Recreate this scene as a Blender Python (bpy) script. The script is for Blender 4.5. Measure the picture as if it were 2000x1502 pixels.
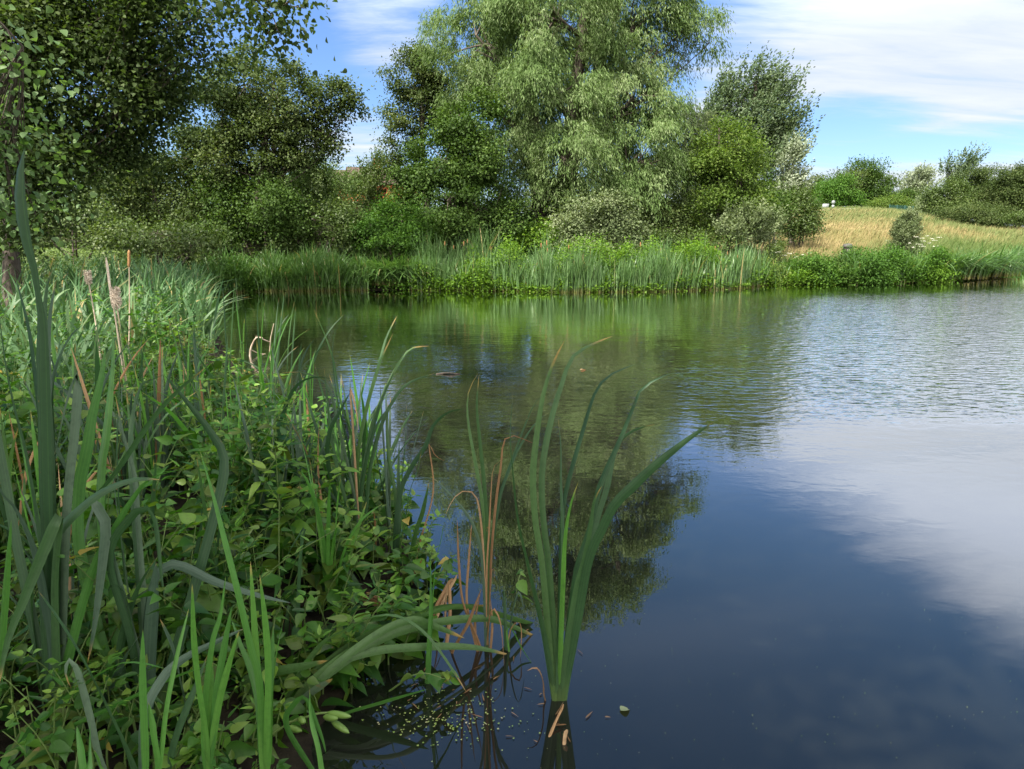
import bpy, math, random
import numpy as np

# ------------------------------------------------------------------ camera, sky, sun, exposure
for ob in list(bpy.data.objects):
    bpy.data.objects.remove(ob)
SC = bpy.context.scene
COL = SC.collection
rng = np.random.default_rng(11)
random.seed(5)

CAMZ = 1.6
TILT = math.radians(11.7)
cam_d = bpy.data.cameras.new("camera")
cam_d.sensor_width = 36.0
cam_d.lens = 25.2
cam_d.clip_start = 0.05
cam_d.clip_end = 6000
cam = bpy.data.objects.new("camera", cam_d)
COL.objects.link(cam)
cam.location = (0, 0, CAMZ)
cam.rotation_euler = (math.pi / 2 - TILT, 0, 0)
SC.camera = cam

SUN_AZ = math.radians(-138)      # clockwise from +Y (the viewing direction): from the left, a little behind
SUN_EL = math.radians(54)
sd = bpy.data.lights.new("sun", 'SUN')
sd.energy = 5.0
sd.angle = math.radians(0.53)
sd.color = (1.0, 0.93, 0.82)
sun = bpy.data.objects.new("sun", sd)
COL.objects.link(sun)
sun.rotation_euler = (math.pi / 2 - SUN_EL, 0, -SUN_AZ + math.pi)
sun.location = (-20, -10, 30)
SC.view_settings.view_transform = 'Standard'
SC.view_settings.look = 'None'
SC.view_settings.exposure = 1.35
SC.view_settings.gamma = 1.0
SC.view_settings.use_curve_mapping = False
SC.cycles.max_bounces = 7
SC.cycles.diffuse_bounces = 3
SC.cycles.glossy_bounces = 3
SC.cycles.transmission_bounces = 3
SC.cycles.transparent_max_bounces = 4
SC.cycles.sample_clamp_indirect = 6.0
SC.cycles.use_denoising = True
SC.cycles.caustics_reflective = False
SC.cycles.caustics_refractive = False


class X:
    """A scalar socket in a node tree, with arithmetic."""
    def __init__(s, nt, sock): s.nt, s.k = nt, sock
    def _op(s, op, *o, clamp=False):
        n = s.nt.nodes.new('ShaderNodeMath'); n.operation = op; n.use_clamp = clamp
        for i, v in enumerate((s,) + o):
            if isinstance(v, X): s.nt.links.new(v.k, n.inputs[i])
            else: n.inputs[i].default_value = v
        return X(s.nt, n.outputs[0])
    def __add__(s, o): return s._op('ADD', o)
    def __sub__(s, o): return s._op('SUBTRACT', o)
    def __mul__(s, o): return s._op('MULTIPLY', o)
    def __truediv__(s, o): return s._op('DIVIDE', o)
    __radd__ = __add__
    __rmul__ = __mul__
    def clamp(s): return s._op('ADD', 0.0, clamp=True)
    def max(s, o): return s._op('MAXIMUM', o)
    def min(s, o): return s._op('MINIMUM', o)
    def smooth(s, a, b):
        n = s.nt.nodes.new('ShaderNodeMapRange'); n.interpolation_type = 'SMOOTHSTEP'
        s.nt.links.new(s.k, n.inputs['Value'])
        n.inputs['From Min'].default_value = a; n.inputs['From Max'].default_value = b
        return X(s.nt, n.outputs[0])


def mixcol(nt, fac, a, b, mode='MIX'):
    n = nt.nodes.new('ShaderNodeMix'); n.data_type = 'RGBA'; n.blend_type = mode
    for v, i in ((fac, 0), (a, 6), (b, 7)):
        if isinstance(v, X): nt.links.new(v.k, n.inputs[i])
        elif hasattr(v, 'is_output'): nt.links.new(v, n.inputs[i])
        else: n.inputs[i].default_value = v if i == 0 else (*v[:3], 1)
    return n.outputs[2]


def noise(nt, vec, scale, detail=3, rough=.55, dist=0.0):
    n = nt.nodes.new('ShaderNodeTexNoise')
    n.inputs['Scale'].default_value = scale; n.inputs['Detail'].default_value = detail
    n.inputs['Roughness'].default_value = rough; n.inputs['Distortion'].default_value = dist
    if vec is not None: nt.links.new(vec, n.inputs['Vector'])
    return X(nt, n.outputs[0])


def mapping(nt, vec, rot=(0, 0, 0), scale=(1, 1, 1), loc=(0, 0, 0)):
    m = nt.nodes.new('ShaderNodeMapping')
    m.inputs['Rotation'].default_value = rot; m.inputs['Scale'].default_value = scale; m.inputs['Location'].default_value = loc
    nt.links.new(vec, m.inputs['Vector'])
    return m.outputs[0]


def build_world():
    w = bpy.data.worlds.new("World"); SC.world = w
    w.use_nodes = True
    nt = w.node_tree
    nt.nodes.clear()
    out = nt.nodes.new('ShaderNodeOutputWorld'); bg = nt.nodes.new('ShaderNodeBackground')
    bg.inputs['Strength'].default_value = 0.065
    sky = nt.nodes.new('ShaderNodeTexSky'); sky.sky_type = 'NISHITA'; sky.sun_disc = False
    sky.sun_elevation = SUN_EL; sky.sun_rotation = SUN_AZ
    sky.altitude = 50; sky.air_density = 1.15; sky.dust_density = 0.25; sky.ozone_density = 2.6
    tc = nt.nodes.new('ShaderNodeTexCoord')
    sep = nt.nodes.new('ShaderNodeSeparateXYZ'); nt.links.new(tc.outputs['Generated'], sep.inputs[0])
    x, y, z = (X(nt, sep.outputs[i]) for i in range(3))
    az = x._op('ARCTAN2', y) * 57.2958
    el = z._op('ARCSINE') * 57.2958
    # a flat cloud layer seen in perspective: direction divided by height
    zz = z.max(0.0) + 0.16
    cb = nt.nodes.new('ShaderNodeCombineXYZ')
    nt.links.new((x / zz).k, cb.inputs[0]); nt.links.new((y / zz).k, cb.inputs[1])
    n1 = noise(nt, mapping(nt, cb.outputs[0], (0, 0, .5), (.55, 1.25, 1), (2.3, 1.1, 0)), 1.5, 8, .58, .35)
    n2 = noise(nt, mapping(nt, cb.outputs[0], (0, 0, .7), (.8, 3.2, 1), (7.3, 4.1, 0)), 2.2, 6, .6, .5)
    n3 = noise(nt, mapping(nt, cb.outputs[0], (0, 0, .6), (1, 2.6, 1), (1.3, 9.1, 0)), 6.5, 5, .6, .6)
    def blob(a0, e0, ra, re):
        u = (az - a0) * (1 / ra); v = (el - e0) * (1 / re)
        return (u * u + v * v).smooth(1.6, 0.0)
    top = el - (az - 15.0) * 0.50                       # the upper edge of the big bank climbs to the right
    big = top.smooth(20.0, 7.0) * el.smooth(5.2, 8.5) * az.smooth(9.0, 15.0) * az.smooth(88, 60)
    hole = blob(22.5, 8.2, 7.0, 1.5)
    low = el.smooth(6.3, 2.8) * az.smooth(8, 16) * 1.1
    left = blob(-13, 5, 6, 4.5) * .55 + blob(-9, 16, 5, 5) * .35  + y.smooth(.25, -.25) * 1.1 + el.smooth(48, 66) * .9  # last two terms add the unseen fill clouds
    m = big * 1.0 + low + left - hole * 0.7
    mask = (m * 0.95 + (n1 - 0.5) * 1.3 + (n2 - 0.5) * 0.8 + (n3 - 0.5) * .35).smooth(0.04, 0.92)
    mask = mask * m.smooth(0.02, 0.3)
    mask = mask.max(noise(nt, mapping(nt, cb.outputs[0], (0, 0, .6), (.5, 1.6, 1), (5, 2, 0)), .9, 3, .5, .6).smooth(.40, .8) * .16 * el.smooth(12, 24))
    shade = (n2 * .6 + n1 * .4).smooth(.3, .7)
    cloud = mixcol(nt, shade, (4.6, 5.15, 5.9), (6.0, 6.2, 6.45))
    blue = mixcol(nt, 1.0, sky.outputs[0], mixcol(nt, el.smooth(13, 26), (0.70, 0.86, 1.18), (.92, 1.16, 1.28)), 'MULTIPLY')
    # bright clouds behind and overhead are added, out of view, as fill light
    cloud = mixcol(nt, el.smooth(12, 20), cloud, (9.0, 9.9, 11.6))  # raised above the frame to brighten the reflection in the water
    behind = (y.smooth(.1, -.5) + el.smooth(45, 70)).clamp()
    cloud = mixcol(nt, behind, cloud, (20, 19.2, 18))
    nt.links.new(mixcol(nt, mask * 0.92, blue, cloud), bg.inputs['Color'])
    nt.links.new(bg.outputs[0], out.inputs[0])


build_world()

# ------------------------------------------------------------------ from photo pixels to places
CT, ST = math.cos(TILT), math.sin(TILT)


def ray(px, py):
    u = (px - 1000) / 1400; v = (751 - py) / 1400
    return np.array((u, CT + v * ST, -ST + v * CT))


def W(px, py, Y):
    d = ray(px, py)
    return np.array((0, 0, CAMZ)) + d * (Y / d[1])


def G(px, py, z=0.0):
    d = ray(px, py)
    return np.array((0, 0, CAMZ)) + d * ((z - CAMZ) / d[2])


# ------------------------------------------------------------------ meshes
class Acc:
    """Collects quads with two float attributes: rnd (per piece) and along (0 base, 1 tip)."""
    def __init__(s): s.V, s.F, s.R, s.T, s.S, s.n = [], [], [], [], [], 0
    def add(s, V, F, R, T, S=0.0):
        V = np.asarray(V, float).reshape(-1, 3)
        s.V.append(V); s.F.append(np.asarray(F, int).reshape(-1, 4) + s.n)
        s.R.append(np.broadcast_to(np.asarray(R, float), (len(V),)) if np.ndim(R) == 0 else np.asarray(R, float).ravel())
        s.T.append(np.broadcast_to(np.asarray(T, float), (len(V),)) if np.ndim(T) == 0 else np.asarray(T, float).ravel())
        s.S.append(np.broadcast_to(np.asarray(S, float), (len(V),)) if np.ndim(S) == 0 else np.asarray(S, float).ravel())
        s.n += len(V)
    def build(s, name, mat, parent=None, loc=None, smooth=False):
        V = np.concatenate(s.V); F = np.concatenate(s.F)
        if loc is not None: V = V - np.asarray(loc)
        elif parent is not None: V = V - np.array(parent.location)
        me = bpy.data.meshes.new(name)
        me.vertices.add(len(V)); me.vertices.foreach_set('co', V.astype(np.float32).ravel())
        me.loops.add(F.size); me.loops.foreach_set('vertex_index', F.astype(np.int32).ravel())
        me.polygons.add(len(F)); me.polygons.foreach_set('loop_start', np.arange(0, F.size, 4, dtype=np.int32))
        if smooth: me.polygons.foreach_set('use_smooth', np.ones(len(F), bool))
        me.update(calc_edges=True)
        for nm, a in (('rnd', s.R), ('along', s.T), ('across', s.S)):
            at = me.attributes.new(nm, 'FLOAT', 'POINT')
            at.data.foreach_set('value', np.concatenate(a).astype(np.float32))
        me.materials.append(mat)
        o = bpy.data.objects.new(name, me)
        COL.objects.link(o)
        if loc is not None: o.location = loc
        if parent is not None: o.parent = parent
        return o


def tag(o, label=None, cat=None, group=None, kind=None):
    if label: o['label'] = label
    if cat: o['category'] = cat
    if group: o['group'] = group
    if kind: o['kind'] = kind
    return o


def empty(name, loc, label, cat, group=None):
    o = bpy.data.objects.new(name, None)
    o.empty_display_size = .1
    COL.objects.link(o); o.location = tuple(map(float, loc))
    return tag(o, label, cat, group)


def unit(v):
    v = np.asarray(v, float)
    return v / np.maximum(np.linalg.norm(v, axis=-1, keepdims=True), 1e-9)


def spline(P, n):
    """Catmull-Rom through P, resampled to n points evenly along its length."""
    P = np.asarray(P, float)
    if len(P) == 2: return P[0] + (P[1] - P[0]) * np.linspace(0, 1, n)[:, None]
    Q = np.vstack((2 * P[0] - P[1], P, 2 * P[-1] - P[-2]))
    out = []
    for i in range(1, len(Q) - 2):
        t = np.linspace(0, 1, 12, endpoint=False)[:, None]
        a, b, c, d = Q[i - 1], Q[i], Q[i + 1], Q[i + 2]
        out.append(.5 * (2 * b + (c - a) * t + (2 * a - 5 * b + 4 * c - d) * t ** 2 + (3 * b - a - 3 * c + d) * t ** 3))
    C = np.vstack(out + [P[-1:]])
    s = np.concatenate(([0], np.cumsum(np.linalg.norm(np.diff(C, axis=0), axis=1))))
    k = np.linspace(0, s[-1], n)
    return np.stack([np.interp(k, s, C[:, j]) for j in range(3)], 1)


def tube(acc, P, r, sides=6, rnd=.5):
    P = np.asarray(P, float); n = len(P)
    r = np.broadcast_to(np.asarray(r, float), (n,)) if np.ndim(r) == 0 else np.asarray(r, float)
    T = unit(np.gradient(P, axis=0))
    ref = np.array((.31, .2, .93)) if abs(T[:, 2]).mean() < .8 else np.array((1., .1, 0))
    A = unit(np.cross(T, ref)); B = np.cross(T, A)
    a = np.arange(sides) * 2 * math.pi / sides
    V = P[:, None] + r[:, None, None] * (np.cos(a)[None, :, None] * A[:, None] + np.sin(a)[None, :, None] * B[:, None])
    i = np.arange(n - 1)[:, None] * sides; j = np.arange(sides)[None]; k = (j + 1) % sides
    F = np.stack((i + j, i + k, i + sides + k, i + sides + j), -1)
    acc.add(V, F, rnd, np.repeat(np.linspace(0, 1, n), sides))


def box(acc, lo, hi, rnd=.5, rz=0.0):
    lo, hi = np.array(lo, float), np.array(hi, float)
    c = (lo + hi) / 2; h = (hi - lo) / 2
    s = np.array([(-1, -1, -1), (1, -1, -1), (1, 1, -1), (-1, 1, -1), (-1, -1, 1), (1, -1, 1), (1, 1, 1), (-1, 1, 1)]) * h
    R = np.array(((math.cos(rz), -math.sin(rz), 0), (math.sin(rz), math.cos(rz), 0), (0, 0, 1)))
    acc.add(s @ R.T + c, [(0, 3, 2, 1), (4, 5, 6, 7), (0, 1, 5, 4), (1, 2, 6, 5), (2, 3, 7, 6), (3, 0, 4, 7)], rnd, .5)


# leaf outlines: rows of (along, half width, lift) - a folded, drooping blade; every row has left, mid, right
def leaf_template(rows, fold=.25, droop=.18):
    V, T = [], []
    for t, w in rows:
        z = -droop * t * t
        V += [(t, -w, z + fold * w), (t, 0, z), (t, w, z + fold * w)]; T += [t] * 3
    F = []
    for i in range(len(rows) - 1):
        b = i * 3
        F += [(b, b + 1, b + 4, b + 3), (b + 1, b + 2, b + 5, b + 4)]
    return np.array(V), np.array(F), np.array(T)


DIAMOND = (np.array([(0, 0, 0), (.45, .5, .12), (1, 0, -.1), (.45, -.5, .12)], float), np.array([(0, 1, 2, 3)]), np.array((0, .45, 1, .45)))
OVATE = leaf_template([(0, .05), (.09, .25), (.26, .35), (.48, .29), (.7, .17), (.88, .06), (1, 0)], .32, .26)
HEART = leaf_template([(0, .06), (.1, .4), (.35, .5), (.7, .28), (1, 0)], .2, .12)


def scatter(acc, P, D, N, L, Wd, tmpl, rnd):
    """Leaves at P pointing along D with face normal about N, length L, full width Wd."""
    V0, F0, T0 = tmpl
    n, k = len(P), len(V0)
    D = unit(D); S = unit(np.cross(N, D)); N = np.cross(D, S)
    L = np.broadcast_to(L, (n,)); Wd = np.broadcast_to(Wd, (n,))
    V = (P[:, None] + D[:, None] * (V0[None, :, :1] * L[:, None, None])
         + S[:, None] * (V0[None, :, 1:2] * Wd[:, None, None]) + N[:, None] * (V0[None, :, 2:] * Wd[:, None, None]))
    F = F0[None] + (np.arange(n) * k)[:, None, None]
    acc.add(V, F, np.repeat(rnd, k), np.tile(T0, n))


def blades(acc, B, H, ang, lean, droop, wid, rnd, nseg=5, flat=None, twist=0.0):
    """Many ribbon leaves at once: base B, length H, leaning by `lean` towards `ang`, tips hanging by `droop`."""
    n = len(B); t = np.linspace(0, 1, nseg + 1)[None]
    c, s = np.cos(ang), np.sin(ang)
    out = H[:, None] * (lean[:, None] * t * (.35 + .65 * t) + droop[:, None] * .8 * t ** 3)
    up = H[:, None] * (t * np.sqrt(np.maximum(.1, 1 - (lean[:, None] * .8) ** 2)) - droop[:, None] * .75 * t ** 3)
    P = np.stack((B[:, :1] + out * c[:, None], B[:, 1:2] + out * s[:, None], B[:, 2:3] + up), -1)
    f = (ang + math.pi / 2 + rng.normal(0, .6, n)) if flat is None else flat
    f = f[:, None] + twist * t * rng.choice((-1, 1), n)[:, None]
    S = np.stack((np.cos(f), np.sin(f), np.zeros_like(f)), -1)
    w = wid[:, None] * np.minimum(1, .75 + t) * np.clip((1 - t) * 3.2, 0, 1) ** .8 * .5
    V = np.stack((P - S * w[..., None], P + S * w[..., None]), 2)      # n, seg+1, 2, 3
    b = (np.arange(n) * (nseg + 1) * 2)[:, None] + np.arange(nseg)[None] * 2
    F = np.stack((b, b + 1, b + 3, b + 2), -1)
    acc.add(V, F, np.repeat(rnd, (nseg + 1) * 2), np.tile(np.repeat(t[0], 2), n))


def ribbon(acc, P, wid, face, twist=(0, 0), fold=.18, rnd=.5, n=26, taper=.30, base=.7, bluntness=0.0, prof=None):
    """One near leaf: a strap through P, wid wide, its flat side turned by `face` and twisting along its length."""
    C = spline(P, n)
    t = np.linspace(0, 1, n)
    T = unit(np.gradient(C, axis=0))
    A = unit(np.cross(T, np.array((0.05, 1.0, 0.12)))); B = np.cross(A, T)
    for i in range(1, n):
        if np.dot(A[i], A[i - 1]) < 0: A[i] *= -1; B[i] *= -1
    th = face + twist[0] + (twist[1] - twist[0]) * t
    S = A * np.cos(th)[:, None] + B * np.sin(th)[:, None]
    N = np.cross(S, T)
    w = wid * .5 * np.minimum(1, base + (1 - base) * t / .25) * np.maximum(np.clip((1 - t) / taper, 0, 1) ** .62, bluntness)
    m = np.sin(np.linspace(0, 9, n)) * .05 + 1
    w = w * m
    if prof is not None: w = w * np.interp(t, *prof)
    V = np.stack((C - S * w[:, None] + N * (w * fold)[:, None], C - S * (w * .5)[:, None] + N * (w * fold * .2)[:, None], C - N * (w * .1)[:, None],
                  C + S * (w * .5)[:, None] + N * (w * fold * .2)[:, None], C + S * w[:, None] + N * (w * fold)[:, None]), 1)
    i = np.arange(n - 1)[:, None] * 5; j = np.arange(4)[None]
    F = np.stack((i + j, i + j + 1, i + 6 + j, i + 5 + j), -1)
    acc.add(V, F, rnd, np.repeat(t, 5), np.tile((-1, -.5, 0, .5, 1.), n))


# ------------------------------------------------------------------ materials
def principled(name):
    m = bpy.data.materials.new(name); m.use_nodes = True
    nt = m.node_tree
    return m, nt, nt.nodes['Principled BSDF'], nt.nodes['Material Output']


def attr(nt, name):
    a = nt.nodes.new('ShaderNodeAttribute'); a.attribute_name = name
    return X(nt, a.outputs['Fac'])


def ramp(nt, x, stops):
    r = nt.nodes.new('ShaderNodeValToRGB')
    e = r.color_ramp.elements
    while len(e) < len(stops): e.new(.5)
    for el, (p, c) in zip(e, stops): el.position = p; el.color = (*c, 1)
    nt.links.new(x.k, r.inputs[0])
    return r.outputs[0]


def leaf_mat(name, stops, trans=.35, rough=.55, spec=.25, clump=.0, clump_scale=.6, tip=None, base=None, tgain=(1.25, 1.35, .55), bump=False, veins=False):
    """Leaf tissue: reflected colour by leaf, some light passing through, brown tips where asked."""
    m, nt, bs, out = principled(name)
    r = attr(nt, 'rnd')
    if clump:
        ge = nt.nodes.new('ShaderNodeNewGeometry')
        r = (r + (noise(nt, ge.outputs['Position'], clump_scale, 3) - .5) * clump * 2).clamp()
    c = ramp(nt, r, stops)
    al = attr(nt, 'along')
    if base is not None: c = mixcol(nt, al.smooth(.22, .0), c, base)
    if tip is not None: c = mixcol(nt, (al + (attr(nt, 'rnd') - .5) * .12).smooth(.955, 1.0), c, tip)
    if bump:
        ge = nt.nodes.new('ShaderNodeNewGeometry')
        s = noise(nt, ge.outputs['Position'], 60, 4, .6)
        c = mixcol(nt, s.smooth(.45, .75) * .35, c, tuple(v * .6 for v in stops[0][1]))
        ac = attr(nt, 'across')
        st = (ac * 11.0 + attr(nt, 'rnd') * 40.0)._op('SINE') * .5 + (ac * 27.0)._op('SINE') * .3
        c = mixcol(nt, st.smooth(.0, .8) * .15, c, tuple(min(1, v * 1.5) for v in stops[-1][1]))
        sp = noise(nt, ge.outputs['Position'], 38, 3, .6) + noise(nt, ge.outputs['Position'], 7, 2) * .5
        c = mixcol(nt, sp.smooth(.98, 1.08) * .8, c, (.20, .13, .05))
    nt.links.new(c, bs.inputs['Base Color'])
    bs.inputs['Roughness'].default_value = rough
    bs.inputs['Specular IOR Level'].default_value = spec
    tr = nt.nodes.new('ShaderNodeBsdfTranslucent')
    nt.links.new(mixcol(nt, 1.0, c, tgain, 'MULTIPLY'), tr.inputs['Color'])
    mx = nt.nodes.new('ShaderNodeMixShader'); mx.inputs[0].default_value = trans
    nt.links.new(bs.outputs[0], mx.inputs[1]); nt.links.new(tr.outputs[0], mx.inputs[2])
    nt.links.new(mx.outputs[0], out.inputs['Surface'])
    return m


def plain_mat(name, c1, c2, scale=8, rough=.8, bumpd=.0, stretch=(1, 1, 1), detail=5):
    m, nt, bs, out = principled(name)
    tc = nt.nodes.new('ShaderNodeTexCoord')
    v = mapping(nt, tc.outputs['Object'], scale=stretch)
    f = noise(nt, v, scale, detail, .6)
    nt.links.new(mixcol(nt, f.smooth(.3, .7), c1, c2), bs.inputs['Base Color'])
    bs.inputs['Roughness'].default_value = rough
    bs.inputs['Specular IOR Level'].default_value = .25
    if bumpd:
        b = nt.nodes.new('ShaderNodeBump'); b.inputs['Distance'].default_value = bumpd; b.inputs['Strength'].default_value = .8
        nt.links.new(f.k, b.inputs['Height']); nt.links.new(b.outputs[0], bs.inputs['Normal'])
    return m


MAT = {
    'bark': plain_mat('grey_brown_bark', (.045, .037, .03), (.12, .10, .08), 6, .9, .02, (4, 4, 1)),
    'willow': leaf_mat('willow_leaf', [(0, (.07, .125, .032)), (.5, (.122, .188, .062)), (1, (.215, .272, .135))], .32, .58, .16, .25, .5),
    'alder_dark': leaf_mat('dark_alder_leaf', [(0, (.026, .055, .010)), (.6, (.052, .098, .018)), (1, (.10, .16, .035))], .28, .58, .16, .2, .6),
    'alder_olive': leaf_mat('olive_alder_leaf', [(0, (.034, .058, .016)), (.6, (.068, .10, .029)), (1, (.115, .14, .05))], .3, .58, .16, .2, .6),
    'bright': leaf_mat('bright_green_leaf', [(0, (.032, .08, .012)), (.6, (.06, .135, .02)), (1, (.105, .20, .03))], .35, .58, .16, .2, .7),
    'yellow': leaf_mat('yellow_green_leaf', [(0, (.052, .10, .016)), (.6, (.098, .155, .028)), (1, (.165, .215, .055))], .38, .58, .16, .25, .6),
    'grey': leaf_mat('grey_green_leaf', [(0, (.08, .115, .045)), (.6, (.14, .18, .085)), (1, (.25, .29, .17))], .28, .58, .16, .2, .6),
    'white': leaf_mat('white_poplar_leaf', [(0, (.09, .12, .06)), (.5, (.17, .21, .125)), (1, (.31, .35, .26))], .2, .55, .3, .15, .6),
    'poplar': leaf_mat('shade_toned_poplar_leaf', [(0, (.026, .05, .013)), (.6, (.048, .078, .02)), (1, (.085, .12, .04))], .38, .58, .16, .2, .5),  # dark tone puts the poplar's shade into the leaf colour
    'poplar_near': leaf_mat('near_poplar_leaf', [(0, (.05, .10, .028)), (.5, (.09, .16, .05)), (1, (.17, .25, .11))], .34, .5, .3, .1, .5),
    'bluepoplar': leaf_mat('blue_green_poplar_leaf', [(0, (.045, .078, .034)), (.6, (.088, .13, .062)), (1, (.17, .215, .125))], .28, .58, .16, .2, .6),
    'brownish': leaf_mat('brownish_green_leaf', [(0, (.04, .068, .015)), (.6, (.072, .115, .027)), (1, (.125, .165, .055))], .3, .5, .3, .25, .5),
    'reed': leaf_mat('far_cattail_leaf', [(0, (.062, .13, .042)), (.6, (.11, .20, .068)), (.9, (.17, .26, .11)), (1, (.34, .27, .12))], .3, .4, .35, .0, 1, None, (.19, .17, .05)),
    'bankreed': leaf_mat('bank_reed_leaf', [(0, (.03, .085, .03)), (.5, (.06, .13, .045)), (.88, (.11, .18, .075)), (1, (.32, .25, .11))], .28, .5, .3, .15, .5, None, (.14, .13, .04)),
    'sedge': leaf_mat('sedge_leaf', [(0, (.046, .11, .025)), (.6, (.086, .172, .042)), (.93, (.145, .235, .085)), (1, (.33, .26, .12))], .3, .38, .4, .0, 1, None, (.16, .14, .04)),
    'herb': leaf_mat('bank_herb_leaf', [(0, (.06, .13, .015)), (.6, (.105, .2, .022)), (1, (.17, .27, .035))], .38, .58, .16, .3, 1.2),
    'straw': leaf_mat('meadow_grass_blade', [(0, (.08, .125, .03)), (.35, (.16, .18, .065)), (.65, (.23, .195, .08)), (1, (.33, .26, .13))], .3, .6, .2, .45, .16, None, None, (1.0, 1.0, .85)),
    'hero': leaf_mat('near_cattail_leaf', [(0, (.018, .05, .022)), (.5, (.036, .082, .034)), (1, (.072, .14, .042))], .30, .5, .3, .0, 1, (.30, .20, .07), (.10, .15, .035), (1.2, 1.6, .5), True),
    'heroblue': leaf_mat('bluish_cattail_leaf', [(0, (.028, .058, .038)), (.5, (.055, .095, .062)), (1, (.105, .155, .10))], .22, .5, .3, .0, 1, (.30, .20, .07), (.08, .12, .05), (1.1, 1.4, .6), True),
    'shoot': leaf_mat('young_shoot_leaf', [(0, (.045, .13, .03)), (.5, (.07, .19, .035)), (1, (.11, .24, .045))], .35, .4, .35, .0, 1, (.28, .24, .08), None, (1.2, 1.5, .5), True),
    'dry': leaf_mat('dry_cattail_leaf', [(0, (.13, .07, .032)), (.5, (.28, .165, .08)), (1, (.46, .35, .22))], .2, .7, .15, .0, 1, None, None, (1.2, .8, .5), True),
    'nettle': leaf_mat('near_herb_leaf', [(0, (.014, .056, .008)), (.5, (.038, .115, .011)), (.85, (.095, .21, .02)), (.96, (.17, .27, .04)), (1, (.34, .26, .06))], .34, .42, .35, .15, 3, None, None, (1.3, 1.5, .4), True),
    'stem': leaf_mat('herb_stem', [(0, (.07, .12, .03)), (1, (.12, .18, .05))], .1, .5, .3),
    'drywood': plain_mat('bleached_dead_wood', (.30, .23, .16), (.5, .42, .32), 30, .8, .002, (1, 1, .2)),
    'fluff': plain_mat('seed_fluff', (.42, .34, .26), (.62, .54, .44), 120, 1.0, .003),
    'spike': plain_mat('brown_cattail_spike', (.17, .085, .035), (.36, .2, .09), 90, .95, .002),
    'umbel': plain_mat('white_umbel', (.45, .45, .36), (.65, .65, .55), 40, .9),
}
# ------------------------------------------------------------------ the pond's outline and the lie of the land
SHORE_PX = [(600, 1400), (760, 1230), (815, 1150), (735, 1000), (560, 850), (480, 760), (430, 680), (405, 620), (400, 585), (395, 576)]
FAR_PX = [(500, 568), (700, 566), (900, 566), (1100, 570), (1300, 568), (1450, 562), (1500, 556), (1700, 555), (1850, 550), (1940, 543), (1958, 533), (1978, 524), (2010, 517)]
SHORE = [G(*p)[:2] for p in SHORE_PX] + [G(*p)[:2] for p in FAR_PX]
POND = np.array([(-.62, 1.75), *SHORE, (60, 52), (75, 10), (60, -25), (12, -8), (3, .3), (.5, 1.1)])


def pond_dist(x, y):
    """Metres from the water's edge, negative in the water."""
    x, y = np.asarray(x, float), np.asarray(y, float)
    best = np.full(x.shape, 1e9); ins = np.zeros(x.shape, bool)
    A = POND; B = np.roll(POND, -1, 0)
    for (ax, ay), (bx, by) in zip(A, B):
        dx, dy = bx - ax, by - ay
        t = np.clip(((x - ax) * dx + (y - ay) * dy) / (dx * dx + dy * dy), 0, 1)
        best = np.minimum(best, np.hypot(x - ax - t * dx, y - ay - t * dy))
        cr = (ay > y) != (by > y)
        ins ^= cr & (x < (bx - ax) * (y - ay) / (by - ay + 1e-12) + ax)
    return np.where(ins, -best, best)


def sm(x, a, b):
    t = np.clip((np.asarray(x, float) - a) / (b - a), 0, 1)
    return t * t * (3 - 2 * t)


def wob(x, y, f=1.0, s=0.0):
    return (np.sin(x * f * 1.3 + s + 1.7 * np.sin(y * f * .7 + s)) + np.sin(y * f * 1.1 + 2.1 + s + 1.3 * np.sin(x * f * .8)) + .6 * np.sin((x + y) * f * 2.3 + s * 2)) / 2.6


def height(x, y):
    x, y = np.asarray(x, float), np.asarray(y, float)
    s = pond_dist(x, y)
    land = .03 + .19 * sm(s, 0, .9) + .30 * sm(s, 1, 7) + .03 * wob(x, y, 1.1) * sm(s, .1, 1)
    azm = np.degrees(np.arctan2(x, np.maximum(y, 1e-3)))
    r = np.hypot(x, y)
    w = sm(azm, 3, 14) * (1 - .66 * sm(azm, 25, 36))
    hill = w * 3.55 * sm(r, 26, 84) * sm(y, 20, 40) * sm(s, 0, 8)
    land = land + hill + .10 * wob(x, y, .25, 2) * sm(r, 26, 45) + .35 * sm(r, 30, 60) * (1 - w)
    return np.where(s > 0, land, np.maximum(.03 + s * .45, -.9))


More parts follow.
